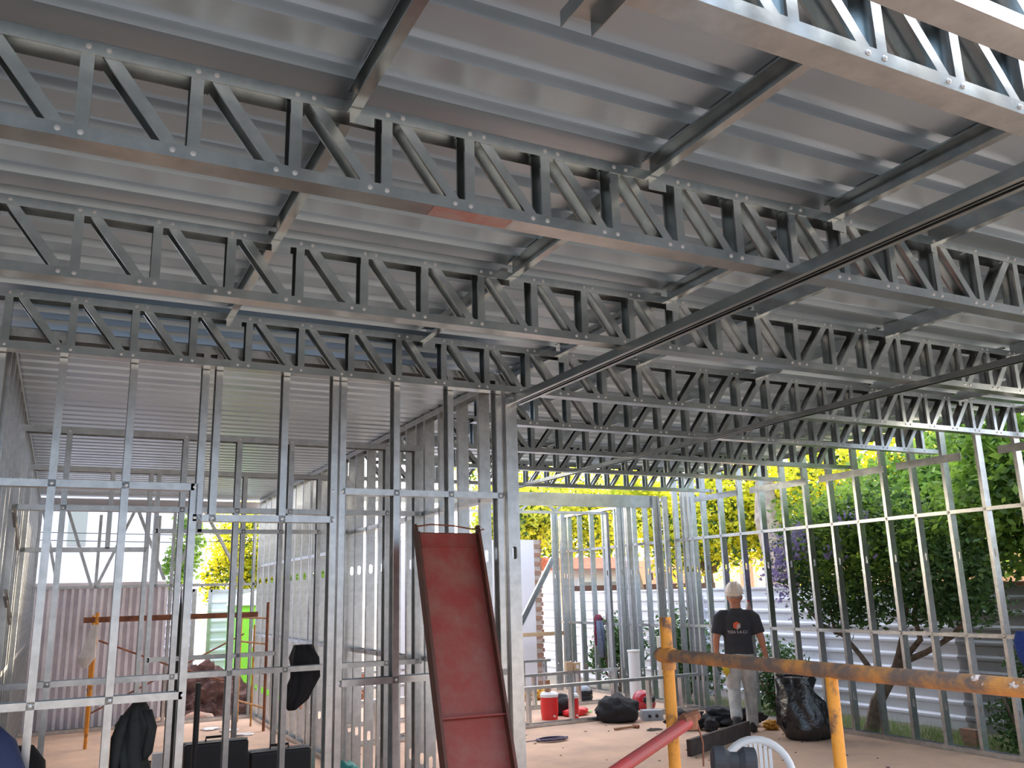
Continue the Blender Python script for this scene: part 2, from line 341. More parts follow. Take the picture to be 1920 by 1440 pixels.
g = G(); g.box((1.10, -0.038, -0.0015), (1.42, 0.040, -0.0003)); o = obj('reflection_patch', g, 'red_reflection', TR[2]); o['label'] = 'painted red reflection patch on the underside'  # red reflection on the chord underside, painted as a thin plate
# solid header at far end
t = thing('header_beam', 'deep galvanized header beam at the far end, open sky above it', 'beam', (0, 11.4, 3.02))
g = G(); chan(g, (2.93, 0.045, 0), (8.45, 0.045, 0), (0, 1, 0), (0, 0, 1), 0.09, 0.05, 0); obj('bottom_track', g, 'galvd', t)
g = G(); chan(g, (2.93, 0.045, 0.19), (8.45, 0.045, 0.19), (0, 1, 0), (0, 0, -1), 0.09, 0.05, 0); obj('top_track', g, 'galvd', t)
g = G(); g.box((2.93, 0.004, 0.05), (8.45, 0.008, 0.14)); obj('face_plate', g, 'galvd', t)

# roof blocking channels between trusses (x, truss gap index, z drop)
bk = 0
blk = [(0.775, 'L'), (2.06, 'L'), (3.12, 'L'), (3.85, 'R'), (5.05, 'R'), (6.45, 'R'), (7.6, 'R')]
words = ['first', 'second', 'third', 'fourth', 'fifth', 'sixth', 'seventh']
for gi in range(1, 8):
    ya, yb = YN[gi]+0.09, YN[gi+1]
    if gi == 1 or gi >= 2:
        pass
    for bi, (x, s) in enumerate(blk):
        if gi >= 4 and x < 3.0: continue
        if not (inview(x, ya+0.05, 3.5) or inview(x, yb, 3.5)): continue
        if gi == 1 and x < 0.5: continue
        t = thing('blocking_channel', f'blocking channel, {words[bi]} from left between {ordn[gi]} and {ordn[gi+1]} roof trusses', 'beam',
                  (x*1.0, ya, 3.455), group='blocking channels between the trusses')
        g = G(); L = yb-ya+0.03
        chan(g, (0, -0.0, 0.0), (0, L, 0.0), (0, 0, 1), (-1 if s == 'L' else 1, 0, 0), 0.09, 0.042, 0.010)
        o = obj('channel', g, 'galvd', t, (0.042 if s == 'L' else 0.0, 0, 0.05))
        g = G(); g.box((-0.04 if s == 'R' else 0.0, L-0.035, -0.05), (0.09 if s == 'L' else 0.0, L-0.031, -0.005)); 
        obj('end_clip', g, 'galvd', t)
# stub of channel hanging near the top edge
t = thing('channel_offcut', 'short channel end sticking into the top edge of the photo', 'beam', (1.01, -0.3, 3.085))
g = G(); chan(g, (0, 0, 0.06), (0.0, 1.87, 0.06), (1, 0, 0), (0, 0, -1), 0.09, 0.045, 0); obj('channel', g, 'galvd', t)
# long runners parallel to the side walls
t = thing('ceiling_runner', 'long dark open channel running from the central post toward the camera at right', 'beam', (2.815, -0.4, 3.04))
g = G(); chan(g, (0, 0, 0.098), (0, 5.84, 0.098), (1, 0, 0), (0, 0, -1), 0.10, 0.05, 0.026); obj('channel', g, 'galvd', t)
g = G(); g.box((-0.003, 0, 0.05), (0.003, 5.84, 0.09)); obj('centre_rib', g, 'galvd', t)
t = thing('ceiling_runner', 'thin runner channel crossing under the trusses toward the far header beam', 'beam', (5.30, 0.4, 3.06))
g = G(); chan(g, (0, 0, 0.088), (0, 11.0, 0.088), (1, 0, 0), (0, 0, -1), 0.06, 0.04, 0.01); obj('channel', g, 'galvd', t)

# ---------------- stud walls ----------------
GW = 'galvanized stud wall frames'
def wallx(label, y, studs, rails=(), tops=(), bottoms=(), zt=3.3, headers=(), screws=(), name='stud_wall'):
    t = thing(name, label, 'wall frame', (0, y, 0), group=None)
    for s in studs:
        x, z0, z1 = s[0], s[1] if len(s) > 1 and s[1] is not None else 0.004, s[2] if len(s) > 2 else zt-0.003
        fl = -s[3] if len(s) > 3 else 1
        # front face of flange at y; web centre at y+0.045
        stud(t, x-0.02 if fl < 0 else x+0.02, 0.045, z0, z1, 'x', fl)
    for a, b, z in rails: hrail(t, a, b, 'x', 0.045, z-0.02, 'rail')
    for a, b, z in headers: hrail(t, a, b, 'x', 0.045, z-0.02, 'header')
    for a, b, z in tops: hrail(t, a, b, 'x', 0.045, z, 'top_track', -1, 0.05, 0.094)
    for a, b in bottoms: hrail(t, a, b, 'x', 0.045, 0.001, 'bottom_track', 1, 0.05, 0.094)
    for x, z in screws: screw(t, x, -0.001, z)
    return t
yw = 5.43
xs = [-0.37, -0.09, 0.29]
t = wallx('front left stud wall frame with a door opening, under the fifth truss', yw,
      [(-0.40,), (-0.09,), (0.285,), (0.66, None, 2.45), (0.69, 2.23, 3.297), (0.77, 2.23, 3.297), (1.18, 2.23, 3.297), (1.50,), (1.555, None, 3.297, 1), (1.92,), (2.31,), (2.68,)],
      rails=[(-0.40, 0.66, 2.43), (1.56, 2.70, 2.43), (-0.40, 0.66, 1.26), (1.56, 2.70, 1.26)], headers=[(0.66, 1.50, 2.25)],
      tops=[(-0.45, 2.74, 3.30)], bottoms=[(-0.45, 0.68), (1.47, 2.74)],
      screws=[(-0.09, 2.43), (0.29, 2.43), (0.66, 2.43), (1.495, 2.43), (1.555, 2.43), (1.92, 2.43), (2.31, 2.43), (2.68, 2.43), (-0.09, 1.26), (0.29, 1.26), (0.66, 1.26), (1.50, 1.26), (1.555, 1.26), (1.92, 1.26), (0.67, 2.25), (0.77, 2.25), (1.18, 2.25), (1.50, 2.25), (0.285, 3.27), (-0.09, 3.27)])
# W2
yw = 7.16
wallx('second left cross wall frame of studs, lower than the roof deck', yw,
      [(-0.34,), (-0.03,), (0.39, 2.45, 3.05) if False else (0.79,), (1.20,), (1.62,), (2.03, None, 2.45) if False else (2.45,), (2.72,)],
      rails=[(-0.37, 2.76, 2.46), (-0.37, 0.79, 1.23), (0.79, 2.76, 1.23)], tops=[(-0.37, 2.76, 3.06)], bottoms=[(-0.37, 0.79), (1.6, 2.76)], zt=3.06,
      screws=[(x, 2.46) for x in (-0.03, 0.79, 1.2, 1.62, 2.45)]+[(x, 1.23) for x in (-0.03, 0.79, 1.62, 2.45)]+[(x, 3.03) for x in (-0.03, 0.79, 1.2, 1.62, 2.45)])
# W3
yw = 9.28
wallx('third left cross wall frame of studs in the back left room', yw,
      [(-0.34,), (0.37, 2.28, 3.05), (0.72,), (0.79, None, 3.05, 1), (1.20, 2.44, 3.05), (1.63,), (2.01,), (2.41,), (2.72,)],
      rails=[(0.79, 2.76, 2.45), (-0.36, 0.72, 2.27), (0.79, 2.0, 1.23)], tops=[(-0.36, 2.76, 3.06)], bottoms=[(-0.36, 0.72), (1.6, 2.76)], zt=3.06,
      screws=[(x, 2.45) for x in (0.79, 1.63, 2.01, 2.41)]+[(0.37, 2.27), (0.72, 2.27), (0.79, 1.23), (0.72, 1.23)])
# outer back left wall: frame with bracing
t = wallx('far left outer wall frame with diagonal bracing below its header', 14.42,
      [(-0.34,), (0.46, 1.98, 3.05), (1.28, 1.98, 3.05), (1.50,), (2.72,)], rails=[(-0.36, 2.76, 2.0)], tops=[(-0.36, 2.76, 3.2)], bottoms=[(-0.36, 2.76)], zt=3.2)
for a, b in (((-0.3, 3.15), (-0.02, 2.02)), ((0.02, 3.15), (0.42, 2.02)), ((0.95, 3.15), (0.50, 2.02)), ((0.98, 3.15), (1.42, 2.1)), ((1.9, 3.15), (1.55, 2.02)), ((1.95, 3.15), (2.6, 2.02))):
    g = G(); A = Vector((a[0], 0, a[1])); B = Vector((b[0], 0, b[1])); d = (B-A).normalized()
    chan(g, A, B, (0, 1, 0), (d.z, 0, -d.x), 0.084, 0.04, 0.01); obj('diagonal_brace', g, 'galv', t, (0, 0.045, 0))
g = G(); g.box((-0.6, 0.1, 3.16), (2.9, 0.5, 3.30)); obj('eave_board', g, 'fence', t)

def wally(label, xc, ystuds, zt, rails=(), tops=(), bottoms=(), sd=None, doubles=()):
    t = thing('stud_wall', label, 'wall frame', (xc, 0, 0))
    for y in ystuds: stud(t, 0, y, 0.004, zt-0.003, 'y')
    for y, z0, z1 in doubles: stud(t, 0, y, z0, z1, 'y')
    for a, b, z in rails: hrail(t, a, b, 'y', 0, z-0.02, 'rail')
    for a, b, z in tops: hrail(t, a, b, 'y', 0, z, 'top_track', -1, 0.05, 0.094)
    for a, b in bottoms: hrail(t, a, b, 'y', 0, 0.001, 'bottom_track', 1, 0.05, 0.094)
    return t
ys = [5.50, 5.545]+[5.96, 6.36, 6.76, 7.10, 7.30, 7.56, 7.96, 8.36, 8.74, 9.14, 9.40, 9.8, 10.2, 10.6, 11.0, 11.1, 11.5, 11.9, 12.3, 12.7, 13.1, 13.5, 13.9, 14.38]
wally('central side wall frame of wide slotted studs running away behind the tall post', 2.815, ys, 3.33,
      rails=[(5.52, 7.25, 2.46), (7.3, 9.3, 2.45), (9.4, 14.4, 2.27), (5.6, 7.2, 1.25), (7.3, 9.35, 1.23), (9.4, 14.4, 1.23)], tops=[(5.48, 14.42, 3.33)], bottoms=[(5.48, 7.2), (7.9, 14.42)])
wally('left side wall frame of studs at the left edge of the photo', -0.405, [5.62, 6.0, 6.4, 6.8, 7.25, 7.6, 8.0, 8.4, 8.8, 9.2, 9.6, 10, 10.4, 10.8, 11.2, 11.6, 12, 12.4, 12.8, 13.2, 13.6, 14.0, 14.38], 3.32,
      rails=[(5.6, 14.4, 1.25)], tops=[(5.55, 14.42, 3.32)], bottoms=[(5.55, 14.42)])
g = None
# left wall tie braces
for j, (y0, y1, z0, z1) in enumerate(((6.9, 7.6, 2.42, 2.2), (6.9, 7.6, 1.86, 1.66))):
    t = thing('strut', ['upper short diagonal strut tying studs at the left edge', 'lower short diagonal strut tying studs at the left edge'][j], 'strut', (-0.34, y0, z0))
    g = G(); chan(g, (0, 0, 0), (0.02, y1-y0, z1-z0), (0, 0.3, 0.95), (1, 0, 0), 0.05, 0.02, 0); obj('strut_channel', g, 'galv', t)
# right wall
ys = [5.55, 5.97, 6.40, 6.82, 7.23, 7.65, 8.07, 8.49, 8.90, 9.33, 9.77, 10.2, 10.6, 10.86, 10.98, 11.1, 11.3]
t = wally('long right side wall frame of slotted studs facing the garden', 8.695, [y-0.02 for y in ys]+[5.1, 4.7], 3.5,
      rails=[(4.6, 11.3, 2.50), (4.6, 11.3, 1.20)], tops=[(4.6, 11.3, 3.50)], bottoms=[(4.6, 11.3)])
for a, b in ((5.05, 5.72), (6.15, 7.0), (7.18, 8.2), (8.42, 9.5), (9.77, 10.75)):
    g = G(); g.box((-0.051, 0, 0), (-0.047, b-a, 0.085)); obj('strap_plate', g, 'galv', t, (0, a, 3.045))
for y in ys[1:]:
    screw(t, -0.047, y, 2.50, '-x'); screw(t, -0.047, y, 1.20, '-x')
wally('far right side wall frame beyond the corner, washed by bright light', 8.695, [11.75, 12.12, 12.45, 12.55, 12.66, 13.0, 13.4, 13.82, 14.24, 14.62, 14.8, 14.95, 15.25], 3.2,
      rails=[(11.6, 15.3, 2.50), (11.6, 15.3, 1.18)], tops=[(11.6, 15.3, 3.2)], bottoms=[(11.6, 15.3)])
# low sills
def sill(label, y, x0, x1, studs, z=0.52):
    t = thing('sill_frame', label, 'wall frame', (0, y, 0), group='low sill frames')
    for x in studs: stud(t, x-0.02, 0.045, 0.004, z-0.003, 'x', -1)
    hrail(t, x0, x1, 'x', 0.045, z, 'top_track', -1, 0.04, 0.094); hrail(t, x0, x1, 'x', 0.045, 0.001, 'bottom_track', 1, 0.045, 0.094)
sill('nearest low sill frame on the floor, red cooler just behind it', 10.90, 3.2, 8.64, [3.6, 4.4, 5.2, 5.75, 6.42, 7.12, 7.72, 8.3])
sill('middle low sill frame carrying the small cardboard boxes', 12.5, 3.2, 8.25, [3.8, 4.6, 5.4, 6.7, 7.5, 8.2])
sill('farthest low sill frame beside the white wall', 14.5, 3.2, 8.1, [4, 5, 6.1, 7.0, 7.55, 8.0], 0.56)
# far frame of doorway at y 12.5
t = thing('door_frame', 'bright galvanized door frame with braced lintel at the far right room', 'door frame', (0, 12.6, 0))
stud(t, 8.22, 0.045, 0.004, 3.05, 'x', -1, 'jamb'); stud(t, 8.27, 0.045, 0.004, 3.05, 'x', 1, 'jamb')
hrail(t, 3.0, 8.25, 'x', 0.045, 3.02, 'lintel'); hrail(t, 3.0, 8.0, 'x', 0.045, 3.30, 'top_track', -1)
for xx in (6.6, 7.25):
    for s in (-1, 1):
        g = G(); chan(g, (0, 0, 0), (0.30*s, 0, 0.25), (0, 1, 0), (-0.6*s, 0, 0.7), 0.06, 0.03, 0); obj('lintel_brace', g, 'galv', t, (xx, 0.045, 3.04))
# leaning brace stud
t = thing('brace_stud', 'loose galvanized stud leaning diagonally beside the white wall', 'stud', (5.5, 12.2, 0.0))
g = G(); chan(g, (0, 0, 0.0), (1.55, 0.25, 2.28), (0.75, 0, -0.55), (0, -1, 0), 0.09, 0.04, 0.011); obj('stud_channel', g, 'galv', t)
# cluster posts at the far right corners
def cluster(label, x, y, z):
    t = thing('post_cluster', label, 'post', (x, y, 0), group='clustered corner posts')
    for dx, dy, ax, fl in ((0, 0, 'y', 1), (-0.12, 0.03, 'x', 1), (-0.2, 0.0, 'y', 1)): stud(t, dx, dy, 0.004, z, ax, fl)
cluster('cluster of corner studs at the middle of the right wall', 8.55, 11.36, 3.2)
cluster('cluster of corner studs behind the red helmet, near the white drainpipe', 8.55, 12.40, 3.2)
cluster('cluster of corner studs next to the leaning brace by the white wall', 8.50, 14.55, 3.2)
# loose channel member of double-height front post
t = thing('corner_post', 'tall slotted post at the right end of the front stud wall, beside the red tray', 'post', (2.775, 5.42, 0))
stud(t, 0, 0, 0.004, 3.14, 'y', name='post_channel')

# ---------------- site fence & background ----------------
def ribs_h(g, x, y0, y1, z0, z1, pitch=0.19, d=0.03, axis='y'):
    """horizontal ribbed sheet; axis y: runs along y at x"""
    prof = []; z = z0
    while z < z1-0.01: prof += [(z, 0), (z+pitch*0.55, 0), (z+pitch*0.7, -d), (z+pitch*0.85, -d)]; z += pitch
    prof.append((z1, 0)); N = len(prof)
    P = (lambda a, zz, o: (x+o, a, zz)) if axis == 'y' else (lambda a, zz, o: (a, x+o, zz))
    vs = [P(y0, z, o) for z, o in prof]+[P(y1, z, o) for z, o in prof]+[P(y0, z, o+0.006) for z, o in prof]+[P(y1, z, o+0.006) for z, o in prof]
    fs = [(i, i+1, N+i+1, N+i) for i in range(N-1)]+[(2*N+i, 2*N+i+1, 3*N+i+1, 3*N+i) for i in range(N-1)]
    fs += [(i, i+1, 2*N+i+1, 2*N+i) for i in range(N-1)]+[(N+i, N+i+1, 3*N+i+1, 3*N+i) for i in range(N-1)]+[(0, N, 3*N, 2*N), (N-1, 2*N-1, 4*N-1, 3*N-1)]
    g.add(vs, fs)
t = thing('site_fence', 'white horizontally ribbed metal fence behind the right side wall', 'fence', (10.6, 8, -0.13))
g = G(); ribs_h(g, 0, 0, 9.5, 0.0, 1.80); obj('sheet_panel', g, 'fence', t); g = G(); ribs_h(g, 0.03, -0.2+9.7, 18, 0, 1.80); obj('sheet_panel', g, 'fence', t)
for y in (2.3, 5.1, 9.4, 12.5): g = G(); g.box((-0.09, -0.03, 0), (-0.035, 0.03, 1.75)); obj('fence_post', g, 'fence', t, (0, y, 0))
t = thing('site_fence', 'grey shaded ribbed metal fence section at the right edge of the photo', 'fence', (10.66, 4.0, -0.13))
g = G(); ribs_h(g, 0, 0, 4.1, 0.0, 1.82); obj('sheet_panel', g, 'fenceshade', t); g = G(); g.box((-0.05, 0, 1.82), (0.05, 3.95, 1.86)); obj('cap_rail', g, 'rust', t)
# left: vertical zinc sheets
t = thing('zinc_fence', 'weathered fence of vertical corrugated zinc sheets outside the left room', 'fence', (-2.0, 14.85, -0.13))
prof = []; x = 0; W = 3.47
while x < W: prof += [(x, 0), (x+0.045, 0), (x+0.052, -0.07), (x+0.093, -0.07)]; x += 0.1
N = len(prof); g = G()
vs = [(a, b, z) for z in (0, 2.12) for a, b in prof]+[(a, b+0.005, z) for z in (0, 2.12) for a, b in prof]
fs = [(i, i+1, N+i+1, N+i) for i in range(N-1)]+[(2*N+i, 2*N+i+1, 3*N+i+1, 3*N+i) for i in range(N-1)]+[(0, N, 3*N, 2*N), (N-1, 2*N-1, 4*N-1, 3*N-1)]
g.add(vs, fs); obj('corrugated_sheet', g, 'zinc', t)
g = G(); g.box((0, -0.1, 2.12), (W, 0.12, 2.20)); obj('coping', g, 'housewhite', t)
for j, (x0, x1, lab) in enumerate(((1.66, 2.16, 'narrow white ribbed hoarding panel just right of the zinc fence'), (2.72, 3.9, 'white ribbed hoarding panel beside the green toilet'), (4.6, 5.2, 'white ribbed hoarding panel seen behind the central studs'))):
    t = thing('hoarding_panel', lab, 'fence', (x0, (16.9, 18.9, 17.8)[j], -0.13), group='white hoarding panels at the back left')
    g = G(); ribs_h(g, 0.03, 0, x1-x0, 0.0, 2.05, axis='x'); obj('sheet_panel', g, 'fence', t)
    for xx in (0, x1-x0): g = G(); g.box((xx-0.035, -0.03, 0), (xx+0.035, 0.01, 2.1)); obj('panel_post', g, 'galv', t)
    g = G(); g.box((0, -0.03, 2.05), (x1-x0, 0.01, 2.1)); obj('top_rail', g, 'galv', t)
# green toilet
t = thing('portable_toilet', 'bright green portable toilet with a white domed roof', 'toilet', (2.98, 17.3, -0.13))
g = G(); g.box((0, 0, 0.05), (1.05, 1.05, 1.78)); obj('cabin', g, 'green', t)
g = G(); g.prism([(0, 0), (1.15, 0), (1.0, 0.16), (0.575, 0.27), (0.15, 0.16)], (-0.05, -0.05, 1.78), (-0.05, 1.1, 1.78), (1, 0, 0), (0, 0, 1)); obj('roof', g, 'white', t)
g = G(); g.box((0.06, -0.012, 0.15), (0.92, 0.0, 1.70)); dd = obj('door', g, 'green', t)
g = G(); g.box((0.30, -0.02, 1.02), (0.58, -0.012, 1.35)); sg = obj('sign', g, 'white', t); sg['label'] = 'white sticker with teal and red lettering'
g = G(); g.box((0.08, -0.02, 1.55), (0.86, -0.012, 1.62)); obj('vent', g, 'blackplastic', t)
def text(body, size, m, parent, loc, rot, name='lettering', ext=0.001):
    cu = bpy.data.curves.new(name, 'FONT'); cu.body = body; cu.size = size; cu.extrude = ext; cu.align_x = 'CENTER'; cu.align_y = 'CENTER'
    o = bpy.data.objects.new('tmp', cu); C.objects.link(o); dg = bpy.context.evaluated_depsgraph_get(); dg.update()
    me = bpy.data.meshes.new_from_object(o.evaluated_get(dg)); bpy.data.objects.remove(o); me.materials.clear(); me.materials.append(M[m])
    o = bpy.data.objects.new(name, me); C.objects.link(o); o.parent = parent; o.location = loc; o.rotation_euler = rot; return o
text('OTA', 0.09, 'signteal', sg, (0.44, -0.022, 1.27), (PI/2, 0, 0)); text('r.SAN', 0.09, 'red', sg, (0.44, -0.022, 1.13), (PI/2, 0, 0))

def building(name, label, loc, size, m, wins=(), roof=None, parapet=None):
    t = thing(name, label, 'building', loc)
    g = G(); g.box((0, 0, 0), size); obj('wall', g, m, t)
    for (x0, z0, x1, z1, fr, gl) in wins:
        g = G(); g.box((x0-0.08, -0.06, z0-0.08), (x1+0.08, 0.0, z1+0.08)); o = obj('window', g, fr, t)
        g = G(); g.box((x0, -0.08, z0), (x1, -0.055, z1)); obj('pane', g, gl, o)
    if roof:
        g = G(); ov = 0.3; g.prism([(-ov, 0), (size[1]+ov, 0), (size[1]/2, roof[0])], (-ov, 0, size[2]), (size[0]+ov, 0, size[2]), (0, 1, 0), (0, 0, 1)); obj('roof', g, roof[1], t)
    if parapet: g = G(); g.box((-0.1, -0.1, size[2]), (size[0]+0.1, 0.1, size[2]+0.15)); obj('parapet', g, parapet, t)
    return t
building('house', 'white house with one tall narrow window beyond the zinc fence', (-4, 22, -0.13), (6.9, 5, 5.2), 'housewhite', [(4.05, 3.15, 4.42, 4.05, 'whitewall', 'windowgrey')], parapet='housewhite')
building('house', 'white house with a red tile roof, seen between the far right studs', (12.2, 20.6, -0.13), (1.9, 2.0, 2.45), 'housewhite', [(0.3, 1.3, 0.7, 2.1, 'white', 'glassdark'), (1.2, 1.3, 1.6, 2.1, 'white', 'glassdark')], roof=(0.35, 'tile'))
building('house', 'peach coloured house catching the low sun behind the worker', (16.2, 21, -0.13), (7, 4, 2.75), 'peach', [(0.7, 1.4, 2.1, 2.6, 'windowbright', 'windowbright'), (2.8, 1.4, 4.4, 2.6, 'windowbright', 'windowbright'), (5.0, 1.4, 6.2, 2.6, 'windowbright', 'windowbright')], parapet='housecream')
o = building('house', 'pinkish house wall above the grey fence at the right edge', (17.4, 9.0, -0.13), (0.3, 6, 3.0), 'peach')
t = thing('garden_wall', 'dark brown wall with short finials beyond the white fence', 'wall', (11.6, 19.5, -0.13)); g = G(); g.box((0, 0, 0), (4.6, 0.2, 2.0)); obj('wall_slab', g, 'brown', t)
for k in range(6): g = G(); g.tube([(0.3+k*0.75, 0.1, 2.1), (0.3+k*0.75, 0.1, 2.3)], 0.03, 8); obj('finial', g, 'brown', t)
g = G(); g.box((0, 0, 0), (2.75, 0.16, 2.88))
t = thing('masonry_wall', 'tall white plastered wall with a raw brick end, right of the red form', 'wall', (5.45, 15.2, -0.13)); obj('plaster', g, 'whitewall', t)
g = G()
for k in range(34): g.box((2.75, 0.0+(k % 2)*0.012, k*0.085), (2.90+(k % 2)*0.03, 0.16, k*0.085+0.075))
obj('brick_edge', g, 'brick', t); g = G(); g.box((2.75, 0.01, 0), (2.88, 0.15, 2.88)); obj('mortar', g, 'cement', t)

for k, z in enumerate((3.0, 3.15)):
    g = G(); g.tube([(-3, 19, z), (2, 19, z-0.08), (8, 19.5, z+0.1)], 0.008, 5); tag(obj('power_line', g, 'cabledark', None), ['lower', 'upper'][k]+' thin black power line in front of the white house', 'cable')
t = thing('boundary_wall', 'brown rendered boundary wall seen through the studs at the left edge', 'wall', (-1.5, 3.5, -0.13)); g = G(); g.box((0, 0, 0), (0.2, 11.2, 3.3)); obj('wall_slab', g, 'render', t); g = G(); g.box((-0.04, 0, 3.3), (0.24, 11.2, 3.38)); obj('coping', g, 'cement', t)
# trees ------------------------------------------------
def leafcloud(name, blobs, n, size, m, parent, aspect=0.5, shell=0.55):
    w_ = np.array([b[1][0]*b[1][1]*b[1][2] for b in blobs]); w_ = w_/w_.sum(); cnt = (w_*n).astype(int)+1
    P = []
    for (c, r), k in zip(blobs, cnt):
        d = rng.normal(size=(k, 3)); d /= np.linalg.norm(d, axis=1)[:, None]
        q = shell+(1-shell)*rng.random(k)**0.7; q *= 1+0.15*rng.normal(size=k)
        P.append(np.array(c)+d*np.array(r)*q[:, None])
    P = np.concatenate(P); k = len(P)
    a = rng.normal(size=(k, 3)); a[:, 2] *= 0.7; a /= np.linalg.norm(a, axis=1)[:, None]
    b = np.cross(a, rng.normal(size=(k, 3))); b /= np.linalg.norm(b, axis=1)[:, None]
    s = size*(0.6+0.8*rng.random(k))[:, None]
    v = np.stack([P-a*s, P+b*s*aspect, P+a*s, P-b*s*aspect], 1).reshape(-1, 3)
    me = bpy.data.meshes.new(name); me.vertices.add(4*k); me.vertices.foreach_set('co', v.ravel().astype(np.float32))
    me.loops.add(4*k); me.loops.foreach_set('vertex_index', np.arange(4*k, dtype=np.int32))
    me.polygons.add(k); me.polygons.foreach_set('loop_start', np.arange(0, 4*k, 4, dtype=np.int32)); me.polygons.foreach_set('loop_total', np.full(k, 4, dtype=np.int32))
    me.update(); me.materials.append(M[m]); me.validate()
    o = bpy.data.objects.new(name, me); C.objects.link(o)
    if parent: o.parent = parent
    return o
def tree(label, loc, crown, n, size, m, h, tr=0.14, bark='bark', cat='tree', name='tree', flowers=None, trunkz=None):
    t = thing(name, label, cat, loc)
    g = G(); top = Vector(crown[0][0]); g.tube([(0, 0, -0.05), (top.x*0.2+0.05, top.y*0.2, h*0.35), (top.x*0.6, top.y*0.6, h*0.7), (top.x, top.y, h)], [tr, tr*0.8, tr*0.6, tr*0.35], 9)
    for c, r in crown[1:]: g.tube([(top.x*0.5, top.y*0.5, h*0.6), ((top.x*0.5+c[0])/2, (top.y*0.5+c[1])/2, (h*0.6+c[2])/2+0.1), c], [tr*0.5, tr*0.35, tr*0.15], 7)
    obj('trunk', g, bark, t); leafcloud('foliage', crown, n, size, m, t)
    if n > 5000: leafcloud('inner_foliage', [((c[0], c[1], c[2]-0.15*r[2]), (r[0]*0.75, r[1]*0.75, r[2]*0.8)) for c, r in crown], n//3, size*1.1, 'leafdark', t)  # shade inside the crown painted as darker leaves
    if flowers: leafcloud('blossom', flowers[0], flowers[1], flowers[2], flowers[3], t)
    return t
# duranta with purple flowers
t = thing('flowering_tree', 'dark leafy tree with purple blossom and twisted trunk behind the right studs', 'tree', (9.45, 8.55, -0.13))
g = G()
B = lambda pts, rs: g.tube(pts, rs, 9)
B([(0, 0, 0), (0.05, -0.12, 0.4), (0.12, -0.35, 0.75), (0.12, -0.55, 0.95)], [0.10, 0.085, 0.07, 0.06])
B([(0.12, -0.35, 0.72), (0.1, -0.5, 1.0), (0.1, -0.6, 1.25), (0.1, -0.75, 1.7)], [0.05, 0.04, 0.035, 0.03])
B([(0.12, -0.5, 0.9), (0.12, -0.9, 1.05), (0.1, -1.3, 1.25), (0.1, -1.7, 1.6)], [0.045, 0.035, 0.03, 0.02])
B([(0.12, -0.5, 0.9), (0.1, -0.85, 1.2), (0.1, -0.8, 1.5), (0.1, -1.0, 1.9)], [0.04, 0.035, 0.03, 0.02])
B([(0.08, -0.2, 0.6), (0.1, 0.1, 0.95), (0.1, 0.35, 1.2), (0.05, 0.7, 1.35), (0, 1.0, 1.7)], [0.045, 0.035, 0.03, 0.028, 0.02])
B([(0.05, 0.45, 1.22), (0.05, 0.5, 1.5), (0.0, 0.4, 1.9)], [0.025, 0.02, 0.015])
obj('trunk', g, 'bark', t)
cr_ = [((0.1, -0.9, 2.1), (0.6, 0.95, 0.75)), ((0.1, 0.3, 2.05), (0.6, 0.9, 0.75)), ((0, -1.7, 1.95), (0.5, 0.5, 0.55)), ((0, -0.3, 2.65), (0.55, 0.9, 0.45)), ((0, 0.95, 2.3), (0.4, 0.45, 0.6)), ((0.1, -1.3, 1.6), (0.4, 0.9, 0.3)), ((0.1, 0.2, 1.55), (0.45, 0.8, 0.28))]
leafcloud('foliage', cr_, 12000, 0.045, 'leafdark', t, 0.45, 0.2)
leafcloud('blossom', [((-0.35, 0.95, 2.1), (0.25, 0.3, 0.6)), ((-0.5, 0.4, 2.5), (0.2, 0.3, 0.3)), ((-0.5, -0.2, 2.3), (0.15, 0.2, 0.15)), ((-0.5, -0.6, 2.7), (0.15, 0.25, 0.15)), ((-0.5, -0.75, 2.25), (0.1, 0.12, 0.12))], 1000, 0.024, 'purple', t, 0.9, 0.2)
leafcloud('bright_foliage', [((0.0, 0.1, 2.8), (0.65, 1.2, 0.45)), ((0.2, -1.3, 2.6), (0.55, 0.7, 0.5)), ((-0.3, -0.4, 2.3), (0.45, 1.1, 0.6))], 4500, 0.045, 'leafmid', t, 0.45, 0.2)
# big leaves at right edge
tree('broad leafed tree at the right edge, sun sparkling through it', (10.1, 5.6, -0.13), [((0.0, 0.5, 3.0), (0.7, 0.9, 0.9)), ((0.0, 1.3, 2.7), (0.6, 0.6, 0.7)), ((0.1, 0.2, 2.2), (0.6, 0.9, 0.5)), ((0.1, 0.9, 3.6), (0.7, 1.0, 0.5))], 7000, 0.06, 'leafmid', 2.6, 0.07)
# background belt
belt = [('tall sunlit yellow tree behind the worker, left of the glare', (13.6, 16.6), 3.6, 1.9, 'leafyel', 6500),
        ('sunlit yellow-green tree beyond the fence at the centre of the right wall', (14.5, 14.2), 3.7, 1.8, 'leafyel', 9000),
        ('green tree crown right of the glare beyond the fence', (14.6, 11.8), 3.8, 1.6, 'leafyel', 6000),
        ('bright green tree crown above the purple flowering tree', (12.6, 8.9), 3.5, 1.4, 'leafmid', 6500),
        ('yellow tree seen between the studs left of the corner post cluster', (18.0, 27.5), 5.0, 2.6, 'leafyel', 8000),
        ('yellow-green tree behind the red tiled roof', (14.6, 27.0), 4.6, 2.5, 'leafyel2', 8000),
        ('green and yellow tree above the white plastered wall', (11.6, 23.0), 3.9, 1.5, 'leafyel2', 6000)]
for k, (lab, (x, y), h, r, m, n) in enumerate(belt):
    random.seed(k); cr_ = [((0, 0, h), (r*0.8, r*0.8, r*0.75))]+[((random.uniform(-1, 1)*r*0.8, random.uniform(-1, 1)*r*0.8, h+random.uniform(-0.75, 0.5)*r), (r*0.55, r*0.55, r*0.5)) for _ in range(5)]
    tree(lab, (x, y, -0.13), cr_, n, 0.075, m, h, 0.16)
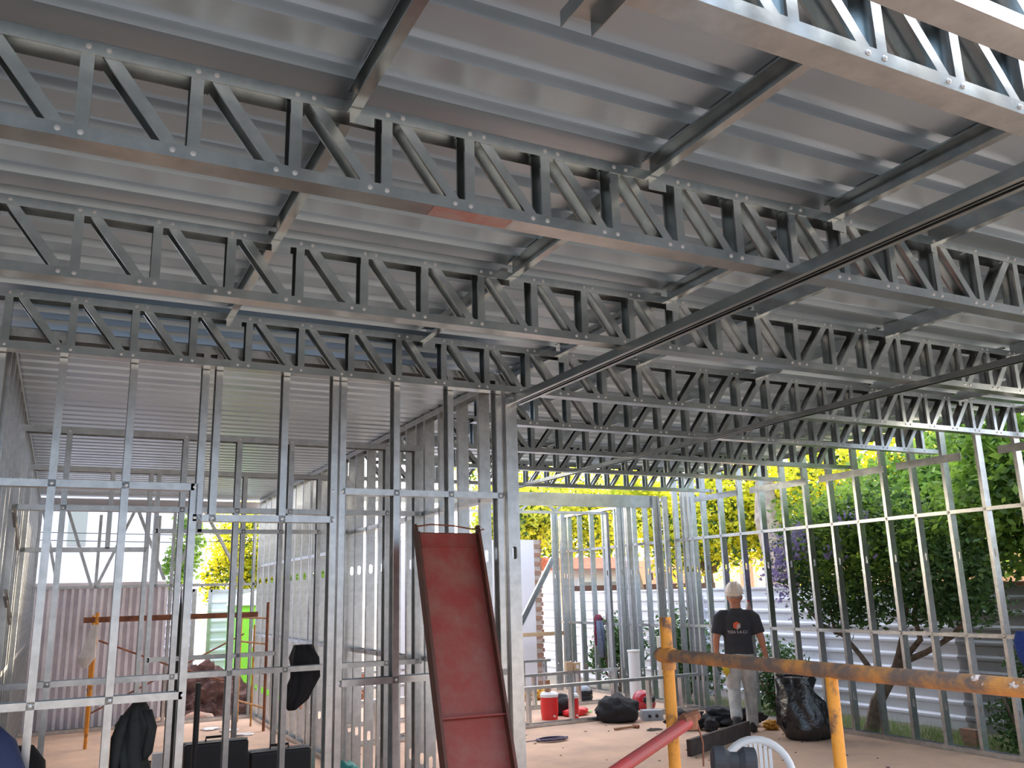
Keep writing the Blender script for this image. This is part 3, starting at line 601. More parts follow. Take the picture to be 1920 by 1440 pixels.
cr_ = [((0, 0, 3.3), (1.1, 1.1, 1.2)), ((0.8, 0, 2.6), (0.9, 0.9, 0.9)), ((-0.6, 0, 2.4), (0.8, 0.8, 0.9)), ((0.2, 0, 1.7), (1.2, 0.9, 0.7))]
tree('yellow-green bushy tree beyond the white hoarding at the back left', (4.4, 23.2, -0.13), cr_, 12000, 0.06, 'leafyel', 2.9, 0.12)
tree('small green leaved tree in front of the white house', (2.35, 20.0, -0.13), [((0, 0, 3.1), (0.35, 0.35, 0.7)), ((-0.15, 0, 2.6), (0.3, 0.3, 0.4))], 900, 0.07, 'leafmid', 2.8, 0.04)
tree('bush with narrow leaves behind the central studs', (4.6, 18.6, -0.13), [((0, 0, 2.3), (0.5, 0.4, 0.5)), ((-0.3, 0, 1.8), (0.35, 0.3, 0.4))], 900, 0.09, 'leafmid', 1.9, 0.05)
# hedges (bushes)
def bush(label, loc, blobs, n, size, m, fl=None):
    t = thing('garden_bush', label, 'bush', loc)
    g = G()
    for k in range(5): a = k*1.3; g.tube([(0.05*math.cos(a), 0.05*math.sin(a), 0), (0.2*math.cos(a), 0.25*math.sin(a), 0.35), (0.3*math.cos(a), 0.5*math.sin(a), 0.8)], [0.03, 0.022, 0.01], 6)
    obj('stem', g, 'bark', t); leafcloud('foliage', blobs, n, size, m, t, 0.5, 0.2)
    if fl: leafcloud('blossom', blobs, fl, 0.02, 'pink', t, 0.9, 0.9)
bush('dark flowering bush between the far right studs, behind the hung clothes', (9.7, 14.6, -0.13), [((0, 0, 0.9), (0.4, 0.75, 0.55)), ((0, 0.5, 0.6), (0.35, 0.5, 0.4))], 4200, 0.04, 'leafdark', 60)
bush('dark flowering bush behind the corner posts and the upright pole', (9.7, 12.7, -0.13), [((0, 0, 0.95), (0.4, 0.75, 0.6)), ((0, -0.4, 0.55), (0.35, 0.6, 0.4))], 4200, 0.04, 'leafdark', 60)
bush('low dark bush just left of the worker', (9.8, 10.5, -0.13), [((0, 0, 0.7), (0.3, 0.55, 0.4)), ((0, 0.1, 0.3), (0.3, 0.5, 0.3))], 2400, 0.035, 'leafdark', 30)
bush('dark bush at the bottom right corner beside the bricks', (9.55, 6.35, -0.13), [((0, 0, 0.35), (0.3, 0.5, 0.4)), ((0, 0, 0.85), (0.15, 0.3, 0.35))], 3600, 0.032, 'leafdark')
# trunks seen through far studs
for lab, (x, y), h in (('pale slender palm trunk between the far right studs', (12.2, 17.5), 4.2), ('leaning pale trunk right of the palm trunk', (12.9, 17.4), 4.0), ('thick sunlit pale trunk left of the purple tree', (13.0, 13.6), 4.0)):
    t = thing('palm_tree', lab, 'tree', (x, y, -0.13)); r = 0.26 if 'thick' in lab else 0.09
    g = G(); g.tube([(0.1, 0, 0), (0.25, 0, 1.3), (0.0, 0, 2.2), (-0.25, 0, h*0.8), (-0.2, 0, h)], [r*1.2, r, r, r*0.9, r*0.7], 12); obj('trunk', g, 'palebark', t)
    if r < 0.2: leafcloud('frond', [((-0.2, 0, h), (0.5, 0.5, 0.4))], 500, 0.1, 'leafyel2', t, 0.3)
# grass strip
P = rng.random((9000, 2)); n = len(P); px = 8.95+P[:, 0]*1.4; py = 4.5+P[:, 1]*8
hgt = 0.05+0.12*rng.random(n); dx = 0.06*rng.normal(size=n); dy = 0.06*rng.normal(size=n)
v = np.zeros((n, 3, 3)); v[:, 0] = np.stack([px, py, np.full(n, -0.13)], 1); v[:, 1] = v[:, 0]+np.array([0.006, 0.01, 0]); v[:, 2] = v[:, 0]+np.stack([dx, dy, hgt], 1)
me = bpy.data.meshes.new('grass'); me.from_pydata(v.reshape(-1, 3).tolist(), [], [(3*i, 3*i+1, 3*i+2) for i in range(n)]); me.materials.append(M['grass'])
o = obj('grass', me, None); tag(o, 'strip of green grass between the right wall frame and the fence', 'grass', kind='stuff')
# soil mounds
def mound(label, loc, r, m, seed):
    g = G(); b = bmesh.new(); bmesh.ops.create_icosphere(b, subdivisions=5, radius=1)
    for v_ in b.verts:
        p = v_.co; k = 1+0.22*noise.fractal(p*4+Vector((seed*3, 0, 0)), 0.7, 2, 6); g.v.append((p.x*r[0]*k, p.y*r[1]*k, max(p.z*r[2]*k, -0.01)))
    g.f = [tuple(x.index for x in f.verts) for f in b.faces]; b.free()
    o = obj('soil_mound', g, m, None, loc); return tag(o, label, 'soil')
mound('heap of dark brown earth outside the left room', (2.0, 15.9, -0.13), (1.1, 0.6, 0.85), 'soil', 1)
mound('heap of reddish earth seen behind the central studs', (4.35, 16.0, -0.13), (0.7, 0.6, 0.9), 'redsoil', 2)
for k, (x, y, s, lab) in enumerate(((1.55, 14.75, 0.16, 'left'), (2.05, 14.72, 0.2, 'orange'), (1.15, 14.7, 0.1, 'small'))):
    g = G(); g.blob((0, 0, s*0.35), (s*1.25, s, s*0.7), 0.3, 1.2, 3, seed=k)
    tag(obj('boulder', g, 'concrete' if k != 1 else 'brick', None, (x, y, -0.1), smooth=True), {'left': 'pale boulder left of the orange one, in front of the dark earth', 'orange': 'large orange boulder at the foot of the dark earth heap', 'small': 'smallest boulder beside the zinc fence foot'}[lab], 'rock')
# bricks at right
for k in range(3):
    g = G(); g.box((-0.11, -0.055, 0), (0.11, 0.055, 0.075)); o = obj('brick', g, 'brick', None, (9.5, 7.12+0.01*k, -0.13+0.0765*k), rot=(0, 0, 1.2+0.15*k))
    tag(o, f'{["lowest", "middle", "topmost"][k]} brick of the short stack by the fence', 'brick', 'short brick stack')

# ---------------- left room items ----------------
def tubeobj(name, pts, r, m, parent, n=10, loc=(0, 0, 0)):
    g = G(); g.tube(pts, r, n); return obj(name, g, m, parent, loc)
t = thing('scaffolding', 'rust orange scaffold frame with a white rag, inside the left room', 'scaffold', (0.46, 12.8, 0))
tubeobj('upright', [(-0.02, 0, 0), (0.0, 0, 1.65)], 0.022, 'orange', t); tubeobj('upright', [(0.02, 1.35, 0), (-0.0, 1.35, 1.6)], 0.022, 'orange', t)
tubeobj('crossbar', [(0, 0, 1.45), (0, 1.35, 1.45)], 0.018, 'rust', t); tubeobj('crossbar', [(0, 0, 0.6), (0, 1.35, 0.6)], 0.018, 'rust', t)
t = thing('scaffold_tube', 'long dark red square tube resting on top of the scaffold frames', 'tube', (0.30, 12.85, 1.56))
g = G(); g.box((0, -0.035, -0.035), (2.2, 0.035, 0.035)); obj('tube_body', g, 'rust', t)
tag(tubeobj('tie_bar', [(0.05, 0, 0), (0.9, 0.2, -0.35), (1.75, 0.4, -0.65)], 0.012, 'rust', None, 8, (0.45, 12.8, 1.3)), 'thin rusty cross brace sloping down to the right from the left scaffold frame', 'brace')
tag(tubeobj('tie_bar', [(0.0, 0, 0), (2.0, 0.9, 0.85)], 0.012, 'rust', None, 8, (0.48, 12.82, 0.42)), 'thin rusty cross brace rising to the right toward the yellow scaffold frame', 'brace')
g = G(); g.loft([((0, 0, 0), 0.05, 0.02), ((-0.02, 0, -0.2), 0.06, 0.02), ((-0.06, 0, -0.4), 0.09, 0.03), ((-0.08, 0, -0.52), 0.04, 0.02)], 12, 0.3, 9)
tag(obj('white_rag', g, 'dirtyplastic', None, (0.43, 12.76, 1.5)), 'white rag hanging on the left rusty scaffold frame', 'rag')
t = thing('scaffolding', 'yellow ladder-like scaffold frame beside the green toilet', 'scaffold', (2.5, 12.9, 0))
tubeobj('upright', [(0.15, 0, 0), (0.15, 0, 1.72)], 0.021, 'rust', t); tubeobj('upright', [(0, 1.2, 0), (0, 1.2, 1.55)], 0.021, 'yellow', t); tubeobj('upright', [(0.09, 0.6, 0.0), (0.09, 0.6, 1.4)], 0.014, 'yellow', t)
for z in (0.3, 0.75, 1.15, 1.5): tubeobj('rung', [(0.15, 0, z), (0, 1.2, z)], 0.014, 'yellow', t)
# jacket
g = G(); g.loft([((0.02, 0, 0), 0.03, 0.02), ((0.0, 0, -0.05), 0.075, 0.05), ((0, 0, -0.14), 0.125, 0.07), ((0.0, 0, -0.3), 0.135, 0.07), ((0.03, 0, -0.42), 0.12, 0.08), ((0.02, 0, -0.65), 0.17, 0.09), ((0, 0, -0.95), 0.22, 0.12)], 48, 0.28, 8, fold=0.10)
t = thing('raincoat', 'black raincoat hanging from the lower rail of the front stud wall', 'coat', (0.44, 5.64, 1.235)); t.scale = (0.68, 0.85, 0.95); obj('coat_body', g, 'coat', t, smooth=True)
g = G(); g.loft([((-0.08, -0.03, -0.08), 0.04, 0.03), ((-0.13, -0.04, -0.2), 0.05, 0.035), ((-0.14, -0.04, -0.36), 0.04, 0.03), ((-0.12, -0.04, -0.42), 0.02, 0.02)], 14, 0.3, 9); obj('sleeve', g, 'coat', t, smooth=True)
g = G(); g.loft([((0.08, -0.03, -0.06), 0.04, 0.03), ((0.13, -0.04, -0.16), 0.05, 0.035), ((0.11, -0.04, -0.30), 0.045, 0.03), ((0.09, -0.04, -0.34), 0.02, 0.02)], 14, 0.3, 9); obj('sleeve', g, 'coat', t, smooth=True)
# hung black cloth on stud
g = G(); g.loft([((0, 0, 0), 0.07, 0.05), ((0.03, 0, -0.1), 0.11, 0.07), ((0.04, 0, -0.25), 0.12, 0.08), ((0.0, 0, -0.36), 0.10, 0.06), ((-0.03, 0, -0.42), 0.07, 0.05), ((-0.06, 0, -0.5), 0.025, 0.02)], 44, 0.35, 8, fold=0.12)
tag(obj('hung_bag', g, 'black', None, (1.79, 7.37, 1.40), smooth=True), 'black cloth bag hung on a stud left of the double post', 'bag')
# tool cases
def case(name, label, loc, w_, d_, h_, rot, open_=False):
    t = thing(name, label, 'case', loc, (0, 0, rot))
    g = G(); g.box((0, 0, 0), (w_, d_, h_)); o = obj('shell', g, 'blackplastic', t); bv = o.modifiers.new('b', 'BEVEL'); bv.width = 0.02; bv.segments = 3
    g = G(); g.tube([(w_*0.35, d_/2, h_), (w_*0.35, d_/2, h_+0.03), (w_*0.65, d_/2, h_+0.03), (w_*0.65, d_/2, h_)], 0.01, 8); obj('handle', g, 'blackplastic', t)
    g = G(); g.box((-0.004, d_*0.45, 0.01), (w_+0.004, d_*0.5, h_+0.004)); obj('seam', g, 'greyplastic', t)
    if open_: g = G(); g.box((w_*0.3, -0.012, h_*0.15), (w_*0.36, 0, h_*0.55)); g.box((w_*0.3, -0.012, h_*0.15), (w_*0.8, 0, h_*0.25)); obj('insert', g, 'orangeplastic', t)
case('tool_case', 'black plastic tool case with an orange insert, behind the front stud wall', (0.98, 7.75, 0), 0.50, 0.18, 0.66, 0.0, True)
case('tool_case', 'lower black tool case with rounded handle, right of the one with the orange insert', (1.50, 7.75, 0), 0.50, 0.2, 0.55, 0.0)
g = G(); g.box((-0.06, -0.04, 0), (0.06, 0.04, 0.60)); tag(obj('white_carton', g, 'white', None, (0.82, 7.9, 0)), 'small white carton left of the black tool cases', 'box')
g = G(); g.tube([(0, 0, 0), (0.0, -0.0, 1.15)], 0.022, 12); tag(obj('dark_pipe', g, 'blackplastic', None, (1.02, 7.45, 0), rot=(0, 0.0, 0)), 'upright dark pipe standing in front of the black tool case', 'pipe')
g = G(); g.prism([(-0.07, 0), (0.07, 0), (0.06, 1.1), (0.0, 1.9)], (0, 0, 0), (0, 0.03, 0), (1, 0, 0), (0, 0, 1)); tag(obj('dark_sheet', g, 'coat', None, (1.1, 9.6, 0)), 'narrow dark pointed sheet standing upright behind the left studs', 'panel')
# blue bag and black bag
g = G(); g.loft([((0, 0, 0.0), 0.05, 0.04), ((0.0, 0, -0.08), 0.12, 0.08), ((0.02, 0, -0.3), 0.2, 0.12), ((0.0, 0, -0.55), 0.2, 0.12), ((0, 0, -0.65), 0.1, 0.08)], 20, 0.15, 5)
tag(obj('blue_bag', g, 'navy', None, (-0.27, 5.25, 1.2), smooth=True), 'navy blue bag at the bottom left corner of the photo', 'bag')
g = G(); g.loft([((0, 0, 0.03), 0.05, 0.04), ((0.0, 0, -0.06), 0.10, 0.08), ((0.0, 0, -0.3), 0.16, 0.12), ((0.0, 0, -0.45), 0.1, 0.08)], 20, 0.25, 7)
tag(obj('black_bag', g, 'black', None, (-0.12, 6.1, 0.95), smooth=True), 'black bag hung beside the navy bag at the bottom left', 'bag')
def coil(name, label, loc, r, loops, m, tail=None, rad=0.006, flat=0.6, cat='cable'):
    g = G(); pts = []; random.seed(loops)
    for k in range(loops*16):
        a = k/16*2*PI; rr_ = r*(0.75+0.25*math.sin(k*0.37)+0.05*random.random()); pts.append((rr_*math.cos(a), rr_*flat*math.sin(a), rad+0.004*(k/16)))
    if tail: pts += tail
    g.tube(pts, rad, 6); tag(obj(name, g, m, None, loc), label, cat)
coil('cable_coil', 'dark cable coil on the floor beside the black raincoat', (1.0, 11.1, 0.0), 0.32, 6, 'cabledark', [(-0.5, -0.1, 0.01), (-0.9, -0.2, 0.01)])
coil('cable_coil', 'thin black cable loops on the floor right of the wide post studs', (4.6, 11.2, 0.0), 0.6, 3, 'cabledark', [(0.9, -0.1, 0.01), (1.4, 0.2, 0.01)])
coil('cable_coil', 'purple grey cable coil on the floor in the right room', (5.53, 9.87, 0.0), 0.24, 7, 'cable', [(-0.4, 0.05, 0.01), (-1.3, 0.3, 0.01)], cat='cable')
coil('garden_hose', 'bright green cable loops behind the nearest low sill frame', (7.0, 11.7, 0.0), 0.28, 4, 'cablegreen')
for k, (x, y, lab) in enumerate(((2.25, 13.2, 'flat white plastic sheet nearest the yellow scaffold frame'), (2.35, 12.7, 'crumpled clear plastic sheet left of the white one'), (2.05, 13.5, 'small white scrap near the outer bottom track'))):
    g = G(); g.blob((0, 0, 0.012), (0.13, 0.1, 0.02), 0.5, 2, 2, flat=0.001, seed=k); tag(obj('plastic_sheet', g, 'white' if k != 1 else 'dirtyplastic', None, (x, y, 0)), lab, 'scrap')
g = G(); g.tube([(0, 0, 0.012), (0.42, 0.06, 0.012)], 0.012, 8); tag(obj('steel_rod', g, 'rust', None, (1.4, 12.2, 0)), 'short rusty rod lying on the left room floor', 'rod')
g = G(); g.blob((0, 0, 0.09), (0.14, 0.12, 0.11), 0.4, 2, 3, flat=0.0); tag(obj('green_sack', g, 'signteal', None, (2.55, 9.0, 0.44) if False else (2.62, 8.9, 0), smooth=True), 'crumpled dark green sack at the bottom between the central studs', 'sack')
g = G(); g.box((0, 0, 0), (0.42, 0.1, 0.05)); tag(obj('timber_block', g, 'wood', None, (2.42, 11.4, 0), rot=(0, 0, -0.9)), 'short timber block lying by the central wall bottom track', 'timber')

# ---------------- red formwork tray ----------------
t = thing('formwork_tray', 'tall red steel formwork tray leaning against the front stud wall', 'formwork', (2.14, 4.75, 0.0))
A = Vector((1.885, 5.06, 2.185)); Bv = Vector((2.315, 5.06, 2.185)); top_c = (A+Bv)/2
bot_c = Vector((2.075, 4.30, 0.02)); ax = (Bv-A).normalized(); up = (top_c-bot_c).normalized(); ax = (ax-up*ax.dot(up)).normalized(); nr = up.cross(ax)  # nr toward +y?
if nr.y > 0: nr = -nr
L = (top_c-bot_c).length; MT = Matrix(((ax.x, nr.x, up.x, bot_c.x-2.14), (ax.y, nr.y, up.y, bot_c.y-4.75), (ax.z, nr.z, up.z, bot_c.z), (0, 0, 0, 1)))
hw = 0.205
g = G(); g.box((-hw, 0, 0), (hw, 0.004, L-0.05), MT); obj('sheet', g, 'redpaint', t)
for s in (-1, 1):
    g = G(); a, b = (s*hw, s*(hw+0.005)); g.box((min(a, b), 0, 0), (max(a, b), 0.075, L-0.05), MT); g.box((min(s*hw, s*(hw-0.012)), 0.07, 0), (max(s*hw, s*(hw-0.012)), 0.075, L-0.07), MT)
    vs = [MT @ Vector((a if q else b, yy, zz)) for q in (0, 1) for yy, zz in ((0, L-0.05), (0.075, L-0.05), (0.06, L-0.015), (0.02, L))]
    g.add(vs, [(0, 1, 2, 3), (7, 6, 5, 4), (0, 4, 5, 1), (1, 5, 6, 2), (2, 6, 7, 3), (3, 7, 4, 0)]); obj('side_flange', g, 'rededge', t)
for z in (L-0.14, 1.14): 
    g = G(); g.box((-hw, 0.0, z), (hw, 0.05 if z < 1.5 else 0.012, z+0.008), MT); obj('cross_rib', g, 'redpaint', t)
g = G(); g.box((-hw, 0.0, L-0.05), (hw, 0.004, L-0.045), MT); obj('top_lip', g, 'rededge', t)
g = G(); g.tube([MT @ Vector(p) for p in ((-hw, 0.03, L-0.02), (-0.1, 0.035, L-0.005), (0.05, 0.035, L-0.012), (hw-0.02, 0.03, L-0.03), (hw+0.02, 0.03, L-0.005), (hw+0.05, 0.03, L-0.03), (hw+0.0, 0.035, L-0.04))], 0.005, 8); obj('wire_tie', g, 'rust', t)

random.seed(3); g = G()
for k in range(70):
    x = random.uniform(3.2, 8.3); y = random.uniform(6.5, 10.6); a = random.uniform(0, PI); r = random.uniform(0.006, 0.02)
    g.add([(x+r*q*math.cos(a+j), y+r*math.sin(a+j), z) for z in (0.0005, 0.006) for j, q in ((0, 1.6), (1.6, 1), (3.1, 1.5), (4.7, 1))], [(0, 1, 2, 3), (7, 6, 5, 4), (0, 4, 5, 1), (1, 5, 6, 2), (2, 6, 7, 3), (3, 7, 4, 0)])
tag(obj('floor_crumbs', g, 'darkwood'), 'small dark crumbs of debris scattered over the right room floor', 'debris', kind='stuff')
# ---------------- front scaffold ----------------
t = thing('scaffolding', 'chipped orange scaffold frame with a long top rail at the bottom right', 'scaffold', (2.3, 2.2, 0))
tubeobj('upright', [(0.035, 0.95, 0.0), (0.03, 0.95, 1.655)], 0.025, 'orange', t, 20)
tubeobj('upright', [(-0.02, 0.0, 0.0), (-0.02, 0.0, 1.48)], 0.020, 'orange', t, 20)
tubeobj('top_rail', [(0.02, 1.0, 1.50), (-0.01, 0.3, 1.50), (-0.035, -0.35, 1.50), (-0.05, -1.4, 1.50)], 0.025, 'orangerail', t, 20)
tubeobj('lower_rail', [(0.03, 0.95, 0.55), (-0.02, -1.2, 0.55)], 0.024, 'orange', t, 14)
g = G(); g.tube([(0.02, 0.985, 1.50), (0.022, 0.90, 1.50)], 0.031, 16); g.tube([(0.033, 0.95, 1.44), (0.033, 0.95, 1.47)], 0.031, 16); obj('weld_collar', g, 'orangerail', t)
g = G()
for k in range(9):
    y = -0.55-0.025*k+random.uniform(-0.01, 0.01); g.blob((-0.04-0.015*random.random(), y, 1.516-0.015*random.random()), (0.016, 0.012, 0.010), 0.5, 3, 2, seed=k)
o = obj('cement_splash', g, 'cement', t)
t = thing('red_strut', 'red steel pipe clamped to the orange scaffold upright, sloping down left', 'pipe', (2.33, 3.08, 1.21))
tubeobj('pipe', [(0.02, -0.02, 0.03), (-0.42, -0.14, -0.09), (-1.6, -0.45, -0.42)], 0.025, 'redpipe', t, 18)
g = G(); g.tube([(0.03, -0.015, 0.0), (0.03, -0.015, 0.06)], 0.032, 14); g.tube([(-0.02, -0.03, 0.04), (0.07, -0.01, 0.05)], 0.022, 10); g.tube([(0.05, -0.03, 0.04), (0.06, -0.05, -0.05), (0.055, -0.05, -0.14)], 0.004, 6); obj('clamp', g, 'rust', t)
# sledgehammer leaning on lower rail
t = thing('sledgehammer', 'blurred dark sledgehammer head on a pale handle at the bottom edge', 'hammer', (1.93, 2.30, 1.243))
axh = Vector((0.85, -0.5, -0.05)).normalized()
g = G(); q = [(-0.068, 0.036), (-0.064, 0.043), (-0.03, 0.044), (-0.012, 0.028), (0.012, 0.028), (0.03, 0.044), (0.064, 0.043), (0.068, 0.036)]
g.loft([(axh*a, r, r, axh.orthogonal().normalized(), axh.cross(axh.orthogonal().normalized())) for a, r in q], 20); obj('head', g, 'rubber', t, smooth=False)
tubeobj('handle', [(0, 0, -0.01), (-0.04, -0.02, -0.06), (-0.35, -0.25, -1.0)], 0.015, 'woodlight', t, 12)
# plastic chair
t = thing('plastic_chair', 'white plastic garden chair, only its slatted back visible at the bottom', 'chair', (3.97, 4.50, 0), (0, 0, -0.62)); t.scale = (0.9, 1, 1)
def arc(w_, h_, y0, n=16): return [(w_*math.sin(a), y0, h_*math.cos(a)) for a in np.linspace(-PI*0.62, PI*0.62, n)]
g = G(); g.tube([(-0.24, 0.05, 0.42)]+[(0.24*math.sin(a), 0.10-0.10*(1-math.cos(a))*0.3, 0.60+0.22*math.cos(a)) for a in np.linspace(-PI/2, PI/2, 17)]+[(0.24, 0.05, 0.42)], 0.026, 12); obj('backrest_frame', g, 'white', t, smooth=True)
for k in range(7):
    x = -0.13+k*0.0433; zt_ = 0.60+0.20*math.cos(math.asin(x/0.24)); g = G(); g.box((x*0.75-0.011, 0.085, 0.43), (x*0.75+0.011, 0.095, zt_)); obj('back_slat', g, 'white', t)
g = G(); g.box((-0.24, -0.38, 0.41), (0.24, 0.1, 0.435)); obj('seat', g, 'white', t)
for sx in (-1, 1):
    for yy in (-0.36, 0.08): g = G(); g.tube([(sx*0.22, yy, 0.42), (sx*0.26, yy*1.15, 0.0)], [0.022, 0.02], 10); obj('leg', g, 'white', t)
    g = G(); g.tube([(sx*0.24, 0.06, 0.62), (sx*0.28, -0.15, 0.64), (sx*0.27, -0.36, 0.62), (sx*0.23, -0.37, 0.43)], 0.018, 10); obj('armrest', g, 'white', t)

# ---------------- right room items ----------------
g = G(); d = Vector((1.05, 0.42, 0)).normalized(); g.box((0, 0, 0), (1.55, 0.05, 0.17)); tag(obj('form_board', g, 'darkwood', None, (6.2, 8.07, 0), rot=(0, 0, 0.43)), 'dark stained board lying on edge on the floor before the worker', 'board')
# trash bag
t = thing('trash_bag', 'full shiny black trash bag standing by the right wall frame', 'bag', (8.02, 8.2, 0))
g = G(); ax_ = Vector((0.75, -0.66, 0)); ay_ = Vector((0.66, 0.75, 0))
secs = [(0.0, 0.20, 0.18, 0), (0.03, 0.27, 0.22, 0), (0.15, 0.29, 0.24, 0.0), (0.3, 0.28, 0.22, -0.03), (0.42, 0.24, 0.20, -0.06), (0.55, 0.22, 0.18, -0.08), (0.66, 0.21, 0.16, -0.08), (0.70, 0.18, 0.10, -0.07)]
g.loft([(ax_*o_+Vector((0, 0, z)), a, b, ax_, ay_) for z, a, b, o_ in secs], 60, 0.22, 7, fold=0.035); o = obj('bag_body', g, 'plasticbag', t, smooth=True)
g = G(); g.loft([(ax_*-0.1+Vector((0, 0, 0.69)), 0.17, 0.02, ax_, ay_), (ax_*-0.1+Vector((0, 0, 0.725)), 0.19, 0.03, ax_, ay_)], 24, 0.3, 12); obj('bag_lip', g, 'plasticbag', t)
# gear pile
def lump(name, label, loc, r, m, nz=0.4, sc=2, cat='bag', seed=0, rot=0):
    g = G(); g.blob((0, 0, r[2]*0.75), r, nz, sc, 4, flat=0.002, seed=seed); return tag(obj(name, g, m, None, loc, smooth=True, rot=(0, 0, rot)), label, cat)
lump('tool_harness', 'tangled black tool harness right of the orange upright', (7.35, 9.62, 0), (0.24, 0.16, 0.12), 'black', 0.6, 2.4, 'harness', 1, -0.6)
lump('backpack', 'flat black backpack on the floor left of the worker', (8.0, 9.5, 0), (0.38, 0.22, 0.13), 'black', 0.4, 2, 'bag', 2, -0.6)
lump('black_pouch', 'small black pouch left of the yellow power tool', (7.45, 9.25, 0), (0.09, 0.08, 0.09), 'black', 0.3, 2, 'bag', 3)
lump('backpack', 'round black backpack on the floor beside the nearest low sill frame', (6.98, 10.68, 0), (0.30, 0.22, 0.20), 'black', 0.2, 2, 'bag', 4, -0.5)
coil('strap_loop', 'black strap loop lying left of the orange upright foot', (6.95, 9.75, 0.0), 0.13, 2, 'cabledark', cat='strap')
t = thing('power_drill', 'yellow power tool lying on the floor by the worker boots', 'tool', (7.60, 9.06, 0.04), (0, 0, -0.6))
g = G(); g.tube([(0, 0, 0), (0.13, 0, 0), (0.17, 0, 0.0)], [0.04, 0.04, 0.025], 12); obj('body', g, 'yellowtool', t); g = G(); g.tube([(-0.10, 0, 0), (0, 0, 0)], 0.02, 10); obj('handle', g, 'blackplastic', t); g = G(); g.tube([(0.17, 0, 0), (0.22, 0, 0)], 0.015, 8); obj('chuck', g, 'blackplastic', t)
lump('orange_rag', 'red and orange rag on the floor right of the worker boots', (8.15, 8.95, 0), (0.10, 0.08, 0.06), 'orangecloth', 0.5, 3, 'rag', 6)
lump('red_pouch', 'small red pouch by the foot of the garbage bag', (8.35, 8.85, 0), (0.08, 0.05, 0.06), 'red', 0.4, 3, 'pouch', 7)
t = thing('electric_box', 'grey portable socket box on the floor right of the round black backpack', 'box', (7.42, 10.44, 0), (0, 0, -0.4))
g = G(); g.prism([(0, 0), (0.24, 0), (0.24, 0.03), (0.20, 0.13), (0.03, 0.13)], (-0.14, 0, 0), (0.14, 0, 0), (0, 1, 0), (0, 0, 1)); obj('housing', g, 'greyplastic', t)
for k in (-1, 1): g = G(); g.tube([(k*0.05, -0.005, 0.06), (k*0.05, 0.01, 0.06)], 0.022, 12); obj('socket', g, 'blackplastic', t)
t = thing('claw_hammer', 'wooden handled hammer lying on the floor in front of the socket box', 'hammer', (6.52, 10.05, 0), (0, 0, 0.05))
tubeobj('handle', [(0, 0, 0.018), (0.33, 0.0, 0.022)], [0.016, 0.013], 'wood', t); g = G(); g.tube([(0.34, -0.06, 0.022), (0.34, 0.05, 0.022)], 0.022, 10); obj('head', g, 'rust', t)
def cooler(label, loc, r, h, topm=None):
    t = thing('water_cooler', label, 'cooler', loc); g = G(); g.lathe([(0, 0), (r*0.92, 0), (r, h*0.3), (r, h*0.8), (r*0.97, h*0.82), (0, h*0.82)], n=28); obj('body', g, 'red', t, smooth=False)
    g = G(); g.lathe([(0, h*0.82), (r*1.03, h*0.82), (r*1.03, h*0.92), (r*0.8, h), (0, h)], n=28); obj('lid', g, 'white', t)
    g = G(); g.tube([(0, -r, h*0.15), (0, -r-0.03, h*0.15)], 0.012, 8); obj('tap', g, 'white', t)
cooler('larger red water cooler with white lid behind the nearest low sill frame', (6.35, 11.45, 0), 0.125, 0.37)
cooler('narrow red water cooler partly hidden by a sill stud', (6.66, 11.30, 0), 0.075, 0.34)
g = G(); g.tube([(0, 0, 0), (0, 0, 0.16)], [0.045, 0.038], 12); tag(obj('drinking_horn', g, 'wood', None, (6.33, 11.45, 0.372)), 'brown leather cup standing on the larger red cooler', 'cup')
lump('sports_bag', 'black and red bag lying between the two red coolers', (6.75, 11.75, 0), (0.26, 0.14, 0.16), 'black', 0.2, 2, 'bag', 9)
g = G(); g.blob((0, 0, 0.05), (0.2, 0.12, 0.07), 0.3, 2, 3, flat=0.001); tag(obj('red_cloth', g, 'red', None, (6.85, 11.55, 0), smooth=True), 'red cloth flap in front of the black and red bag', 'cloth')
lump('orange_cloth', 'orange patterned cloths on the far floor left of the boxes', (6.9, 13.6, 0), (0.22, 0.12, 0.10), 'orangecloth', 0.5, 3, 'cloth', 11)
lump('orange_cloth', 'smaller orange cloth heap right of the patterned cloths', (7.35, 13.55, 0), (0.16, 0.10, 0.10), 'orangecloth', 0.5, 3, 'cloth', 12)
def mhelmet(label, loc, m1, m2, rot, vis='visor'):
    t = thing('motorcycle_helmet', label, 'helmet', loc, (0, 0, rot))
    g = G(); g.loft([((0, 0, z), r, r*1.12) for z, r in ((0.0, 0.10), (0.02, 0.125), (0.08, 0.145), (0.16, 0.145), (0.22, 0.12), (0.26, 0.075), (0.275, 0.02))], 28); obj('shell', g, m1, t, smooth=True)
    g = G(); g.loft([((0, -0.03, z), r, r*1.05) for z, r in ((0.10, 0.143), (0.13, 0.147), (0.17, 0.142), (0.19, 0.13))], 28); obj('face_opening', g, vis, t, smooth=True)
    g = G(); g.loft([((0, -0.035, z), r, r*1.1) for z, r in ((0.0, 0.10), (0.03, 0.128), (0.08, 0.14), (0.095, 0.135))], 28); obj('chin_guard', g, m2, t, smooth=True)
mhelmet('red motorcycle helmet on the floor beside the orange upright', (8.0, 11.5, 0), 'redglossy', 'redglossy', 0.9)
mhelmet('grey and black motorcycle helmet behind the middle low sill frame', (7.75, 12.85, 0), 'greyplastic', 'blackplastic', 0.2)
t = thing('drain_pipe', 'wide white plastic pipe section standing behind the nearest sill frame', 'pipe', (8.32, 12.15, 0)); g = G(); g.tube([(0, 0, 0), (0, 0, 0.80)], 0.092, 26, cap=False); g.tube([(0, 0, 0.0), (0, 0, 0.80)], 0.086, 26, cap=False); obj('pipe_wall', g, 'white', t, smooth=True)
